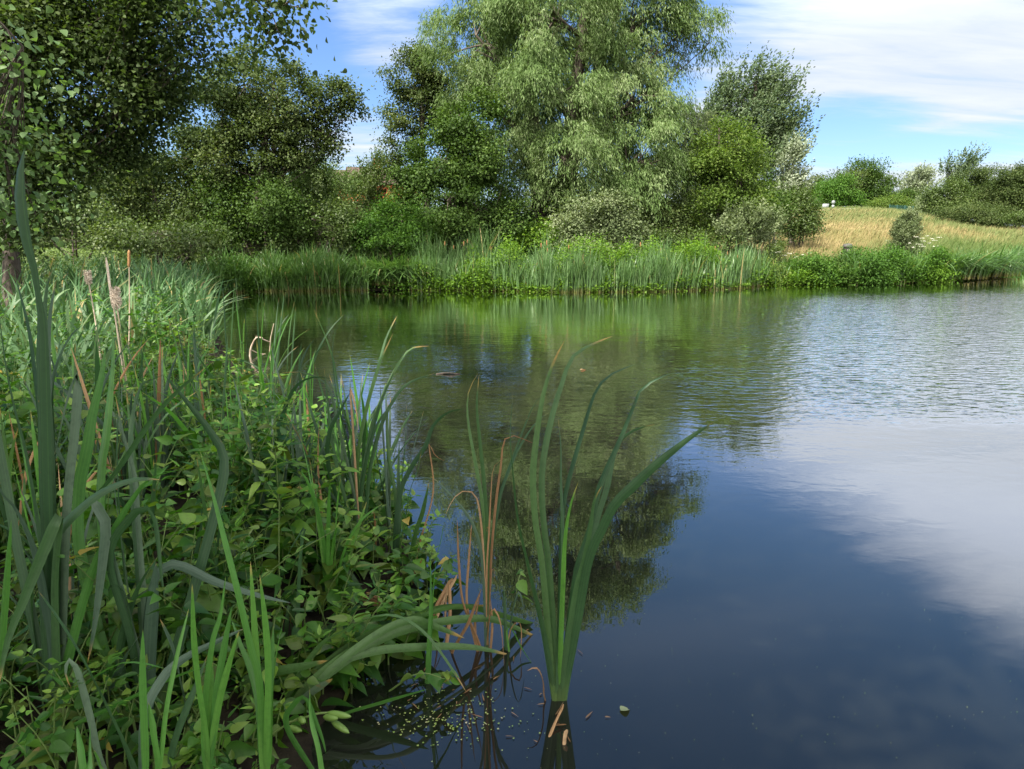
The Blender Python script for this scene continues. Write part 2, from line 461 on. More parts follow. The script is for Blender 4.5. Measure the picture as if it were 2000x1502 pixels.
def build_land():
    def axis(lo, hi, fine_lo, fine_hi, step, grow):
        a = list(np.arange(fine_lo, fine_hi + 1e-6, step))
        d = step
        while a[-1] < hi: d *= grow; a.append(a[-1] + d)
        d = step
        while a[0] > lo: d *= grow; a.insert(0, a[0] - d)
        return np.array(a)
    xs = axis(-1600, 1600, -12, 22, .22, 1.09); ys = axis(-400, 2600, -1, 42, .22, 1.09)
    Xg, Yg = np.meshgrid(xs, ys, indexing='ij')
    Z = height(Xg, Yg)
    V = np.stack((Xg, Yg, Z), -1).reshape(-1, 3)
    ny = len(ys)
    i = np.arange(len(xs) - 1)[:, None] * ny; j = np.arange(ny - 1)[None]
    F = np.stack((i + j, i + ny + j, i + ny + j + 1, i + j + 1), -1)
    a = Acc(); a.add(V, F, .5, .5)
    m, nt, bs, out = principled('meadow_and_mud')
    ge = nt.nodes.new('ShaderNodeNewGeometry')
    sep = nt.nodes.new('ShaderNodeSeparateXYZ'); nt.links.new(ge.outputs['Position'], sep.inputs[0])
    z = X(nt, sep.outputs[2])
    big = noise(nt, mapping(nt, ge.outputs['Position'], scale=(1, .6, .1)), .13, 4, .6)
    fine = noise(nt, ge.outputs['Position'], 3.0, 6, .65)
    straw = mixcol(nt, fine.smooth(.3, .7), (.13, .135, .045), (.21, .185, .08))
    green = mixcol(nt, fine.smooth(.3, .7), (.05, .085, .02), (.11, .15, .04))
    grass = mixcol(nt, (big + (fine - .5) * .3).smooth(.60, .40), green, straw)
    mud = mixcol(nt, fine.smooth(.35, .65), (.007, .006, .004), (.02, .017, .011))
    floor = mixcol(nt, z.smooth(.35, .75), mud, mixcol(nt, z.smooth(.8, 1.3), green, grass))
    nt.links.new(floor, bs.inputs['Base Color'])
    bs.inputs['Roughness'].default_value = .95; bs.inputs['Specular IOR Level'].default_value = .1
    b = nt.nodes.new('ShaderNodeBump'); b.inputs['Distance'].default_value = .05
    nt.links.new(fine.k, b.inputs['Height']); nt.links.new(b.outputs[0], bs.inputs['Normal'])
    o = a.build('ground', m, smooth=True); tag(o, kind='structure')


def build_water():
    n = 40
    lo = np.array((-14., -28.)); hi = np.array((78., 56.))
    V = np.array([(lo[0], lo[1], 0), (hi[0], lo[1], 0), (hi[0], hi[1], 0), (lo[0], hi[1], 0)])
    a = Acc(); a.add(V, [(0, 1, 2, 3)], .5, .5)
    m = bpy.data.materials.new('pond_water'); m.use_nodes = True
    nt = m.node_tree; nt.nodes.clear()
    out = nt.nodes.new('ShaderNodeOutputMaterial')
    ge = nt.nodes.new('ShaderNodeNewGeometry'); pos = ge.outputs['Position']
    sep = nt.nodes.new('ShaderNodeSeparateXYZ'); nt.links.new(pos, sep.inputs[0])
    x, y = X(nt, sep.outputs[0]), X(nt, sep.outputs[1])
    patch = noise(nt, mapping(nt, pos, scale=(.5, 1, 1)), .35, 3, .55)
    # the breeze reaches the open water to the right; the near corner and the lee of the far bank stay calm
    breeze = (x - y * .16 + (patch - .5) * 4.0).smooth(.0, 2.4) * (y + (patch - .5) * 2.0).smooth(5.6, 6.7) * (y + (patch - .5) * 4 - x * .35).smooth(19.5, 13.5)
    mild = y.smooth(3.4, 7.5) * (y - x * .2).smooth(22, 14)
    wide = mapping(nt, pos, (0, 0, .25), (1.0, 1.7, 1))
    r1 = noise(nt, mapping(nt, pos, (0, 0, .35), (1.0, 2.1, 1)), 4.6, 2, .45, .5)
    r2 = noise(nt, mapping(nt, pos, (0, 0, -.5), (1, 1.4, 1)), 11, 2, .5, .3)
    r3 = noise(nt, wide, .9, 2, .5)
    hgt = r1 * (breeze * .016 + mild * .0022 + .0002) + r2 * (breeze * .0045 + mild * .0012 + .00008) + r3 * (mild * .006 + .0012)
    b = nt.nodes.new('ShaderNodeBump'); b.inputs['Strength'].default_value = 1.0; b.inputs['Distance'].default_value = 1.0
    nt.links.new(hgt.k, b.inputs['Height'])
    fr = nt.nodes.new('ShaderNodeFresnel'); fr.inputs['IOR'].default_value = 1.42
    nt.links.new(b.outputs[0], fr.inputs['Normal'])
    gl = nt.nodes.new('ShaderNodeBsdfGlossy'); gl.inputs['Roughness'].default_value = .0
    gl.inputs['Color'].default_value = (1, 1, 1, 1)
    nt.links.new(b.outputs[0], gl.inputs['Normal'])
    df = nt.nodes.new('ShaderNodeBsdfDiffuse')
    silt = noise(nt, pos, .5, 3)
    murk = mixcol(nt, silt.smooth(.3, .7), (.015, .017, .012), (.023, .024, .016))
    # silt hangs in the open middle; near colour darkened to subdue sun dapples
    nt.links.new(mixcol(nt, (y + (silt - .5) * 2).smooth(3.6, 8.5), (.0065, .0072, .0058), murk), df.inputs['Color'])
    mx = nt.nodes.new('ShaderNodeMixShader')
    nt.links.new((X(nt, fr.outputs[0]) * 2.1).min(1.0).k, mx.inputs[0]); nt.links.new(df.outputs[0], mx.inputs[1]); nt.links.new(gl.outputs[0], mx.inputs[2])
    nt.links.new(mx.outputs[0], out.inputs['Surface'])
    o = a.build('pond_water', m); tag(o, kind='structure')


build_land()
build_water()


# ------------------------------------------------------------------ trees
LEAVES = {   # leaf length, width, sprays' spread sideways / up, leaves per spray
    'round': (.078, .062, .17, .10, 30, DIAMOND),
    'small': (.06, .042, .15, .10, 30, DIAMOND),
    'hang': (.125, .026, 0, 0, 15, DIAMOND),
    'up': (.10, .050, 0, 0, 16, DIAMOND),
    'far': (.17, .13, .42, .26, 40, DIAMOND),
    'farup': (.20, .11, 0, 0, 14, DIAMOND),
    'heart': (.080, .070, .30, .22, 26, HEART),
}


def sprays(lobes, style, cov, scale=1.0, hollow=.45, ragged=.28, gap=.22):
    """Spray centres in the outer parts of each lobe, thinned unevenly so that gaps stay."""
    L, Wd, sx, sz, per, _ = LEAVES[style]
    area_leaf = L * Wd * .5 * scale * scale
    C, O, D = [], [], []
    for c, r, dens in lobes:
        A = math.pi * r[0] * r[2]
        n = max(8, int(cov * dens * A / area_leaf / per))
        n2 = int(n / (1 - gap))
        # a lobe is a handful of boughs, each a lump of sprays of its own: light tops, dark hollows between
        nb = int(np.clip(9 + 9 * r[0], 10, 34))
        bd = unit(rng.normal(size=(nb, 3)) * (1, 1, .9)); bc = bd * rng.uniform(.4, .95, (nb, 1)) ** .8; br = rng.uniform(.15, .38, nb)
        w = br ** 2; which = rng.choice(nb, n2, p=w / w.sum())
        e = unit(rng.normal(size=(n2, 3)) + (0, 0, .35)); e[:, 2] *= np.where(e[:, 2] < 0, .6, .95)
        rad = hollow + (1 - hollow) * rng.random(n2) ** .6
        e = e * rng.uniform(.6, 1.5, (nb, 3))[which]
        q = bc[which] + e * (br[which] * rad * (1 + ragged * rng.normal(0, .8, n2)))[:, None]
        d = unit(e * .6 + unit(q) * .6)
        ph = rng.random(3) * 6
        p = c + q * r
        g = np.sin(p[:, 0] * 2.1 + ph[0]) + np.sin(p[:, 2] * 2.6 + ph[1]) + np.sin(p[:, 1] * 1.9 + ph[2]) + rng.normal(0, .7, n2)
        keep = np.argsort(g)[n2 - n:]
        bt = rng.normal(0, .13, nb)[which]
        C.append(p[keep]); O.append(d[keep]); D.append(bt[keep])
    return np.vstack(C), np.vstack(O), np.concatenate(D)


def crown(acc, lobes, style, cov, scale=1.0, wind=(0, 0, 0), hollow=.45, ragged=.28, gap=.22, strand=1.0):
    L, Wd, sx, sz, per, tm = LEAVES[style]
    L, Wd, sx, sz = L * scale, Wd * scale, sx * scale, sz * scale
    C, O, bt = sprays(lobes, style, cov * 1.65, scale, hollow, ragged, gap)
    n = len(C)
    wind = np.array(wind, float)
    tone = np.clip(rng.normal(.45, .13, n) + bt, 0, 1)
    if style in ('hang', 'up', 'farup'):
        t = (np.arange(per) + .5) / per
        ln = strand * rng.uniform(.45, 1.05, n)[:, None, None]
        tt = t[None, :, None]
        o = O.copy(); o[:, 2] *= .3
        if style == 'hang':
            p = C[:, None] + ln * (o[:, None] * (.85 * tt - .25 * tt * tt) + np.array((0, 0, 1.)) * (.45 * tt - 1.0 * tt * tt) + wind * tt * tt)
            d = o[:, None] * .35 + np.array((0, 0, -.75)) + wind * .9 + rng.normal(0, .42, (n, per, 3)) + tt * np.array((0, 0, -.3))
        else:
            p = C[:, None] + ln * (o[:, None] * (.5 * tt) + np.array((0, 0, 1.)) * (.8 * tt) + wind * tt * 1.2)
            d = o[:, None] * .5 + np.array((0, 0, .45)) + wind * 1.2 + rng.normal(0, .5, (n, per, 3))
        p = p + rng.normal(0, .035 * scale, p.shape)
        N = rng.normal(0, .6, (n, per, 3)) + o[:, None] * .6 + np.array((0, 0, .55))
    else:
        p = C[:, None] + rng.normal(size=(n, per, 3)) * np.array((sx, sx, sz)) * rng.uniform(.6, 1.25, (n, 1, 1))
        d = O[:, None] * .7 + rng.normal(0, .6, (n, per, 3)) + np.array((0, 0, -.35)) + wind
        N = O[:, None] * .45 + rng.normal(0, .5, (n, per, 3)) + np.array((0, 0, .8))
    p, d, N = p.reshape(-1, 3), d.reshape(-1, 3), N.reshape(-1, 3)
    k = len(p)
    s = rng.uniform(.65, 1.2, k)
    r = np.clip(np.repeat(tone, per) + rng.normal(0, .18, k), 0, 1)
    scatter(acc, p, d, N, L * s, Wd * s, tm, r)
    return C, O


def limbs(acc, base, top, lobes, C, r0, forks=12):
    """A tapering trunk, a limb to every lobe and thinner branches on to some of its sprays."""
    base, top = np.array(base, float), np.array(top, float)
    k = np.linspace(0, 1, 9)[:, None]
    bend = np.array((rng.normal(0, .03), rng.normal(0, .03), 0)) * np.linalg.norm(top - base)
    tr = base + (top - base) * k + bend * np.sin(k * math.pi)
    rad = r0 * (1 - .72 * k[:, 0]); rad[0] *= 1.35
    tube(acc, tr, rad, 8)
    H = top[2] - base[2]
    for c, r, dens in lobes:
        zc = np.clip((c[2] - .55 * np.hypot(*(c[:2] - base[:2])) - base[2]) / H, .12, .95)
        s = base + (top - base) * zc + bend * math.sin(zc * math.pi)
        mid = s + (c - s) * .55 + np.array((0, 0, -.06 * np.linalg.norm(c - s)))
        q = spline([s, mid, c], 7)
        rr = r0 * (.24 if len(lobes) > 18 and r0 < .14 else .42) * (1 - .5 * zc) * min(1, dens + .05) ** 2
        tube(acc, q, np.linspace(rr, rr * .35, 7), 6)
        near = np.argsort(np.linalg.norm((C - c) / r, axis=1))[:400]
        for e in C[rng.choice(near, min(forks, len(near)), replace=False)]:
            st = q[rng.integers(3, 7)]
            mm = st + (e - st) * .5 + rng.normal(0, .08, 3) * np.linalg.norm(e - st)
            tube(acc, spline([st, mm, e], 5), np.linspace(rr * .38, rr * .09, 5), 4)


def px_lobes(Y, L):
    """Lobes given as (px, py, rx, ry, dy[, density]) at forward distance Y."""
    out = []
    for l in L:
        px, py, rx, ry, dy = l[:5]; dens = l[5] if len(l) > 5 else 1.0
        c = W(px, py, Y + dy); m = (Y + dy) / 1400 * 1.02
        out.append((c, np.array((rx * m, rx * m * .9, ry * m)), dens))
    return out


def tree(name, label, cat, Y, base_px, lobes, style, mat, cov=3.6, r0=.16, scale=1.0, wind=(0, 0, 0), group=None, forks=10, hollow=.45, ragged=.28, gap=.22, strand=1.0, top=None, stems=1, base=None, skirt=None):
    L = px_lobes(Y, lobes) if not isinstance(lobes[0][0], np.ndarray) else lobes
    if base is None:
        b = W(base_px, 480, Y); z = float(height(b[0], b[1])); b[2] = z - .05
    else: b = np.array(base, float)
    if skirt is None: skirt = cat == 'shrub' or name == 'background_tree'
    if skirt:
        lo = min(c[2] - r[2] * .6 for c, r, d in L)
        for c, r, d in list(L):
            if c[2] - r[2] < b[2] + 1.2 * r[2]:
                h = max(.25, (c[2] - b[2]) * .6)
                L.append((np.array((c[0], c[1] - .1, b[2] + h * .7)), np.array((r[0] * .95, r[1] * .95, h)), 1.0))
                L.append((np.array((c[0], c[1] - .25, b[2] + h * .3)), np.array((r[0] * .8, r[1] * .9, h * .7)), 1.0))
    root = empty(name, b, label, cat, group)
    ca, ta = Acc(), Acc()
    C, O = crown(ca, L, style, cov, scale, wind, hollow, ragged, gap, strand)
    zt = max(c[2] + r[2] * .3 for c, r, d in L)
    cx = np.average([c for c, r, d in L], axis=0, weights=[r[0] for c, r, d in L])
    if stems == 1:
        limbs(ta, b, (cx[0] * .6 + b[0] * .4, cx[1] * .6 + b[1] * .4, zt), L, C, r0, forks)
    else:
        for i in range(stems):
            part = L[i::stems] or L
            q = np.average([c for c, r, d in part], axis=0)
            limbs(ta, b + np.array((rng.normal(0, .12), rng.normal(0, .12), 0)), (q[0], q[1], max(c[2] + r[2] * .2 for c, r, d in part)), part, C, r0 * rng.uniform(.75, 1), forks)
    ca.build('crown' if cat == 'tree' else 'foliage', MAT[mat], root)
    ta.build('trunk' if cat == 'tree' else 'stem', MAT['bark'], root)
    return root
# ------------------------------------------------------------------ the trees and shrubs, far bank from the middle outwards
tree('willow_tree', 'tall grey-green willow with drooping strands, biggest tree on the far bank', 'tree', 27, 1075, [
    (930, 70, 90, 105, 0), (1080, 20, 120, 120, -1), (1235, 60, 100, 120, 0), (965, -100, 85, 90, 0), (1100, -150, 115, 95, 0), (1235, -110, 95, 95, 0),
    (1185, -215, 85, 70, 0), (1352, 45, 50, 55, 0, .55), (1385, 85, 24, 30, .3, .5), (955, 200, 75, 80, .5), (1080, 170, 105, 90, -1.5), (1235, 190, 85, 90, -1),
    (1010, 300, 70, 90, 0), (1120, 310, 85, 90, -2), (1250, 300, 75, 90, -1.5), (1055, 375, 50, 45, -1), (1235, 375, 70, 50, -1.5), (1300, 330, 40, 60, -.5),
    (1000, 60, 100, 110, 2.4, .6), (1160, 60, 110, 120, 2.6, .6), (1080, 220, 110, 110, 2.4, .6), (1200, 250, 80, 90, 2, .6)],
    'hang', 'willow', 2.9, .42, 1.2, (.08, .02, 0), forks=14, hollow=.3, gap=.3, strand=.95, stems=3)
tree('alder_tree', 'thin dark alder rising behind the willow at its left edge', 'tree', 29, 850, [
    (800, 165, 48, 58, 0, .9), (830, 235, 70, 70, 0), (812, 120, 34, 30, 0, .8), (785, 285, 38, 55, 0, .7), (845, 140, 40, 45, 0, .8), (875, 220, 50, 80, .5), (770, 225, 24, 35, 0, .6)],
    'round', 'alder_olive', 2.9, .14, 1.15, (.1, 0, 0), gap=.35, hollow=.3)
tree('alder_tree', 'broad dark green alder standing in front of the big willow', 'tree', 24.5, 905, [
    (915, 245, 65, 60, 0), (860, 310, 70, 60, 0), (945, 330, 65, 65, -.5), (875, 390, 95, 50, -.5), (965, 425, 60, 45, -.3), (815, 360, 50, 50, 0), (905, 445, 70, 28, -.6, .8), (900, 330, 70, 70, 1.3)],
    'round', 'alder_dark', 3.4, .17, 1.15, gap=.3)
tree('leafy_shrub', 'bright green low shrub at the left foot of the dark alder', 'shrub', 23.6, 770, [
    (725, 445, 45, 38, 0), (785, 428, 55, 42, 0), (830, 452, 42, 34, 0), (770, 472, 60, 22, -.3)], 'round', 'bright', 3.6, .06, 1.0, stems=3)
tree('feathery_shrub', 'feathery dull green shrub below the red roof', 'shrub', 31, 715, [
    (742, 372, 40, 36, 0), (700, 396, 38, 34, 0), (758, 335, 20, 30, .4, .6), (728, 352, 14, 30, 0, .4)], 'up', 'brownish', 3.4, .06, 1.0, (.12, 0, 0), stems=4, strand=.9)
tree('alder_tree', 'dark alder with a bare limb reaching right over the water gap', 'tree', 24, 470, [
    (480, 165, 90, 62, 0), (560, 195, 70, 65, 0), (640, 195, 52, 38, 0, .75), (690, 215, 30, 32, 0, .7), (600, 250, 60, 45, 0, .8), (520, 280, 90, 60, 0), (430, 240, 80, 70, .4), (400, 320, 80, 60, .5),
    (595, 300, 55, 42, .2, .8), (655, 275, 28, 24, 0, .6), (500, 210, 90, 80, 1.8, .7), (480, 340, 80, 50, 0)],
    'round', 'alder_olive', 2.9, .17, 1.15, gap=.3, hollow=.3, stems=2)
tree('dense_shrub', 'dense dark shrub beneath the limb of the left alder', 'shrub', 25, 330, [
    (330, 385, 100, 75, 0), (255, 345, 75, 70, .5), (395, 420, 70, 60, -.3), (240, 430, 60, 40, 0)], 'small', 'alder_olive', 3.0, .08, 1.5, stems=4)
tree('dense_shrub', 'dark rounded shrub with grey stems at its foot', 'shrub', 23.6, 520, [
    (510, 400, 85, 62, 0), (460, 440, 70, 40, 0), (560, 440, 60, 40, 0), (430, 375, 50, 45, .5)], 'small', 'alder_dark', 3.0, .08, 1.5, stems=4)
tree('leafy_shrub', 'yellowish green bramble-like shrub left of the bright one', 'shrub', 23.8, 620, [
    (610, 425, 62, 45, 0), (660, 450, 50, 38, -.2), (575, 465, 50, 26, -.3)], 'small', 'brownish', 2.8, .05, 1.5, stems=4)
tree('young_willow', 'light green young willow left of the red roof', 'tree', 28.5, 630, [
    (615, 355, 48, 42, 0), (650, 388, 46, 38, 0), (590, 380, 45, 40, .3)], 'up', 'willow', 3.0, .08, 1.0, (.08, 0, 0), stems=3, strand=.8)
tree('bramble_thicket', 'low brown-green thicket under the poplar beside the lit grass', 'shrub', 20, 300, [
    (300, 455, 90, 30, 0), (390, 470, 60, 24, 0), (240, 470, 50, 20, .4)], 'small', 'brownish', 2.6, .04, 1.5, stems=5)
tree('silvery_shrub', 'rounded silvery green shrub in front of the willow trunk', 'shrub', 24.3, 1160, [
    (1160, 425, 74, 56, 0), (1120, 455, 52, 40, -.2), (1208, 448, 46, 42, -.1), (1165, 470, 75, 30, -.5)], 'small', 'grey', 3.8, .06, 1.35, stems=4)
tree('leafy_shrub', 'low mid-green shrub between alder and silvery shrub', 'shrub', 24.2, 1060, [
    (1050, 465, 50, 26, 0), (1010, 478, 40, 18, 0), (1090, 480, 30, 16, -.2)], 'small', 'herb', 3.2, .04, 1.4, stems=3)
tree('dense_shrub', 'dark olive shrub in the shade right of the silvery one', 'shrub', 26, 1290, [
    (1280, 430, 62, 42, 0), (1330, 440, 45, 36, .2), (1240, 455, 40, 30, 0)], 'small', 'alder_olive', 3.2, .06, 1.5, stems=4)
tree('bramble_thicket', 'low bramble thicket behind the reeds under the dark olive shrub', 'shrub', 24.6, 1310, [
    (1270, 470, 50, 20, 0), (1330, 472, 55, 20, 0), (1385, 474, 45, 18, 0)], 'small', 'brownish', 3.0, .04, 1.3, stems=4)
tree('sallow_tree', 'yellow-green sallow tree right of the big willow', 'tree', 26, 1400, [
    (1418, 295, 60, 50, 0), (1388, 350, 52, 60, 0), (1450, 360, 48, 60, 0), (1402, 420, 62, 45, -.2), (1448, 425, 40, 40, 0), (1425, 330, 55, 60, 1), (1372, 300, 26, 34, 0, .6), (1472, 320, 24, 36, .2, .6), (1445, 262, 30, 26, 0, .6), (1410, 255, 26, 22, 0, .6), (1475, 400, 30, 40, 0, .8)], 'small', 'yellow', 2.6, .10, 1.5, stems=3, gap=.3, hollow=.35)
tree('willow_tree', 'dull grey willow half hidden between tall willow and yellow-green sallow', 'tree', 31, 1330, [
    (1330, 245, 48, 50, 0), (1328, 325, 48, 75, 0), (1320, 400, 45, 45, 0), (1365, 250, 30, 40, .5)], 'hang', 'grey', 2.8, .16, 1.35, strand=1.0, gap=.3)
tree('poplar_tree', 'wind-swept tall blue-green poplar against the cloud', 'tree', 40, 1465, [
    (1452, 195, 45, 45, 0), (1478, 250, 50, 55, 0), (1418, 235, 42, 42, 0), (1528, 240, 28, 36, 0, .7), (1512, 305, 38, 46, 0), (1470, 160, 28, 24, 0, .8), (1440, 300, 50, 50, 0), (1480, 350, 50, 60, 0), (1500, 195, 24, 30, 0, .8), (1390, 260, 26, 36, 0, .8)],
    'up', 'bluepoplar', 4.0, .26, 1.7, (.42, 0, .05), strand=1.5, gap=.3, hollow=.3)
tree('white_poplar', 'whitish poplar with pale turned leaves behind the sallow', 'tree', 36, 1545, [
    (1540, 335, 22, 40, 0), (1532, 385, 32, 36, 0), (1555, 300, 12, 18, 0, .6)], 'up', 'white', 3.0, .12, 1.4, (.35, 0, 0), strand=.9)
tree('dense_shrub', 'dull green shrub at the meadow edge below the white poplar', 'shrub', 34, 1555, [
    (1553, 408, 34, 36, 0), (1575, 424, 20, 22, 0), (1550, 440, 36, 22, 0), (1572, 446, 24, 16, 0)], 'small', 'brownish', 3.6, .06, 1.7, stems=3)
tree('dense_shrub', 'very dark shrub between sallow and the meadow-edge shrub', 'shrub', 31, 1510, [
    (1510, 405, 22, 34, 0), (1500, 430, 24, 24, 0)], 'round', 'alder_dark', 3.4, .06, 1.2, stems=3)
tree('willow_shrub', 'grey-leaved low willow shrub where the bank opens to meadow', 'shrub', 25, 1470, [
    (1465, 445, 42, 36, 0), (1500, 455, 24, 24, 0), (1435, 460, 34, 26, -.2)], 'up', 'grey', 4.5, .04, 1.0, (.15, 0, 0), stems=4, strand=.6)
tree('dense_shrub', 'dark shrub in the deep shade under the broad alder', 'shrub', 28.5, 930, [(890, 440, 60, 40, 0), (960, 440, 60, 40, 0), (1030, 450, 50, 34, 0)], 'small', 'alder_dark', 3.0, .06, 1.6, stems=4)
tree('dense_shrub', 'mid-green scrub beside the trunk of the left-bank poplar', 'shrub', 21, 150, [(150, 430, 60, 38, 0), (80, 450, 50, 30, .4), (205, 455, 40, 28, 0)], 'small', 'brownish', 2.8, .05, 1.5, stems=4)
tree('dense_shrub', 'dark scrub behind the near reeds at the left frame edge', 'shrub', 17, -20, [(-20, 450, 70, 45, 0), (40, 470, 40, 26, 0), (-90, 420, 70, 60, 0)], 'small', 'alder_olive', 2.8, .05, 1.2, stems=4)
# trees that close the view behind those
for px, Y, l, m, lab in [
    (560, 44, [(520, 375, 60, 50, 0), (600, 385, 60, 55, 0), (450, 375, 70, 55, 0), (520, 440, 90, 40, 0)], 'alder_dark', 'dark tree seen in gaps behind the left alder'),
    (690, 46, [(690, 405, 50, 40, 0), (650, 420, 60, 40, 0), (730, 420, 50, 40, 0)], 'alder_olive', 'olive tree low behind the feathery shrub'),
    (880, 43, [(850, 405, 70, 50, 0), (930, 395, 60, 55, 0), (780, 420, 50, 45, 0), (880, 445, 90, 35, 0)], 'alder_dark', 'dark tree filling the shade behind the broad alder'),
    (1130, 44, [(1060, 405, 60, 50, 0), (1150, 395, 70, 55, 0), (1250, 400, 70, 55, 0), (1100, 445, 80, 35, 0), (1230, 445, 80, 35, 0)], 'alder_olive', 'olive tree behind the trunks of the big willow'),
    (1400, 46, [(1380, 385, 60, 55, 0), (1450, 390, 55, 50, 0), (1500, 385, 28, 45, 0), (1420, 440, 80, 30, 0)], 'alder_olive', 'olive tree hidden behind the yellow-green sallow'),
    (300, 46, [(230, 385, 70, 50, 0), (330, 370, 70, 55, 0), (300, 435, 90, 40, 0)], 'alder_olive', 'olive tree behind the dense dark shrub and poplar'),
    (60, 50, [(60, 390, 80, 50, 0), (-40, 380, 90, 60, 0), (150, 405, 60, 40, 0)], 'brownish', 'hazy brown-green tree beyond the lit grass under the poplar'),
]:
    tree('background_tree', lab, 'tree', Y, px, l, 'far', m, 2.6, .14, .7, group='trees closing the view behind the far bank')
# the skyline beyond the meadow
for px, Y, l, st, m, lab, sc in [
    (1690, 98, [(1690, 345, 34, 30, 0), (1672, 372, 34, 30, 0), (1705, 375, 34, 34, 0), (1700, 398, 30, 20, 0)], 'far', 'alder_dark', 'tallest round dark tree on the skyline beyond the meadow', 1.3),
    (1635, 90, [(1630, 368, 30, 24, 0), (1618, 385, 26, 24, -1), (1650, 388, 28, 20, 0)], 'far', 'bright', 'fresh green tree on the skyline beside the round dark tree', 1.2),
    (1655, 94, [(1652, 350, 28, 22, 0), (1640, 372, 30, 26, 0)], 'far', 'alder_olive', 'olive tree crown showing above the fresh green skyline tree', 1.2),
    (1600, 96, [(1595, 378, 28, 26, 0), (1575, 385, 22, 22, 0), (1605, 352, 16, 14, 0, .5)], 'far', 'brownish', 'brownish tree on the skyline right of the white poplar', 1.2),
    (1735, 100, [(1738, 362, 18, 20, 0, .6), (1745, 385, 26, 20, 0), (1725, 392, 24, 18, 0)], 'far', 'brownish', 'thin-topped brownish tree right of the round dark tree', 1.2),
    (1745, 84, [(1745, 397, 34, 16, 0), (1715, 402, 26, 10, 0)], 'far', 'yellow', 'low yellow-green bush on the skyline by the green fence', .9),
    (1790, 92, [(1790, 352, 22, 16, 0), (1802, 370, 22, 20, 0), (1780, 372, 18, 18, 0)], 'farup', 'white', 'pale white poplar on the skyline left of the dark clump', 1.2),
    (1770, 86, [(1768, 388, 18, 20, 0), (1785, 398, 16, 14, 0)], 'far', 'alder_dark', 'small dark tree below the skyline white poplar', .9),
    (1812, 74, [(1806, 402, 16, 20, 0), (1815, 420, 16, 12, 0)], 'farup', 'grey', 'grey-green bush at the left foot of the dark clump', .8),
    (1588, 74, [(1586, 398, 14, 9, 0)], 'far', 'bright', 'small bright green bush beside the pale board', .6),
    (1850, 62, [(1848, 385, 32, 34, 0), (1880, 392, 36, 34, 0), (1862, 408, 40, 30, 0), (1835, 410, 24, 24, 0)], 'far', 'brownish', 'dark brownish tree at the left end of the right-hand clump', .75),
    (1885, 66, [(1887, 332, 14, 26, 0, .8), (1880, 365, 22, 26, 0), (1850, 345, 12, 20, 0, .6)], 'farup', 'bluepoplar', 'slender wind-blown poplar rising over the right-hand clump', .9),
    (1930, 64, [(1925, 360, 34, 32, 0), (1915, 400, 40, 32, 0), (1950, 395, 40, 36, 0), (1940, 385, 40, 36, 0), (1905, 395, 30, 30, 0)], 'far', 'alder_olive', 'olive tree in the middle of the right-hand clump', .75),
    (1985, 60, [(1975, 358, 38, 34, 0), (1975, 405, 44, 32, 0), (2005, 405, 40, 34, 0), (1990, 392, 42, 34, 0), (2030, 370, 46, 46, 0)], 'far', 'alder_olive', 'broad tree at the right end of the right-hand clump', .75),
    (1925, 57, [(1915, 415, 50, 16, 0), (1870, 415, 40, 14, 0)], 'far', 'alder_olive', 'dark undergrowth bush along the foot of the right-hand clump', .6),
    (1978, 55, [(1972, 428, 30, 10, 0), (2010, 426, 30, 12, 0)], 'far', 'brownish', 'low green bush in front of the right-hand clump', .6),
    (1545, 100, [(1545, 375, 30, 28, 0), (1510, 370, 30, 34, 0)], 'far', 'alder_dark', 'dark skyline tree behind the white poplar', 1.2),
]:
    tree('skyline_tree' if 'tree' in lab or 'poplar' in lab else 'skyline_bush', lab, 'tree' if 'tree' in lab or 'poplar' in lab else 'shrub', Y, px, l, st, m, 4.2, .12 + .1 * (Y > 60), sc, (.25, 0, 0) if st == 'farup' else (0, 0, 0), forks=5, strand=1.6, hollow=.4,
         group='trees and bushes round the meadow')
tree('small_willow', 'small upright grey-green willow standing alone in the meadow', 'tree', 34, 1768, [
    (1768, 472, 25, 22, 0), (1770, 452, 24, 26, 0), (1774, 432, 17, 22, 0)], 'up', 'grey', 5.0, .03, .8, (.05, 0, 0), stems=4, strand=.4, skirt=True)

# the poplars of the near left bank: one stands in view, the other over the photographer with its boughs hanging in
tree('poplar_tree', 'large dark poplar on the left bank with hanging boughs', 'tree', 12, 22, [
    (70, 110, 115, 100, 0), (205, 60, 120, 95, 0), (325, 60, 75, 80, -.3, .8), (130, 240, 120, 90, .4), (265, 180, 95, 75, .3), (375, 110, 45, 60, -.2, .7), (60, -90, 160, 110, .5), (250, -80, 150, 100, 0), (90, 345, 85, 70, -.2), (-90, 200, 130, 160, 0),
    (230, 275, 70, 55, .8, .8), (340, 190, 50, 50, .4, .6), (40, 410, 60, 40, -.4, .7), (20, 300, 55, 90, -.5, .8), (25, 450, 55, 36, -.5, .8), (425, 25, 36, 36, -.5, .6), (0, -250, 160, 110, 0), (200, -240, 120, 90, 0), (100, 190, 120, 90, 4.5, .4), (230, 120, 120, 90, 5, .4), (300, 200, 70, 60, 4, .4), (80, 60, 120, 90, 5, .4), (200, -20, 120, 80, 5, .4), (140, 330, 90, 60, 3.5, .5), (120, -130, 150, 110, 5.5, .18), (260, -170, 120, 100, 6, .18), (430, -190, 100, 80, 6.5, .18), (560, -260, 90, 70, 7, .18), (-560, -150, 200, 160, -2.5, .8), (-400, -420, 180, 160, -1, .8)],  # deep and off-frame lobes added to shade this crown and the far bank
    'heart', 'poplar', 2.5, .13, .82, (.05, 0, -.15), forks=16, gap=.3, hollow=.2, base=(-8.5, 12.2, float(height(-8.5, 12.2)) - .05))
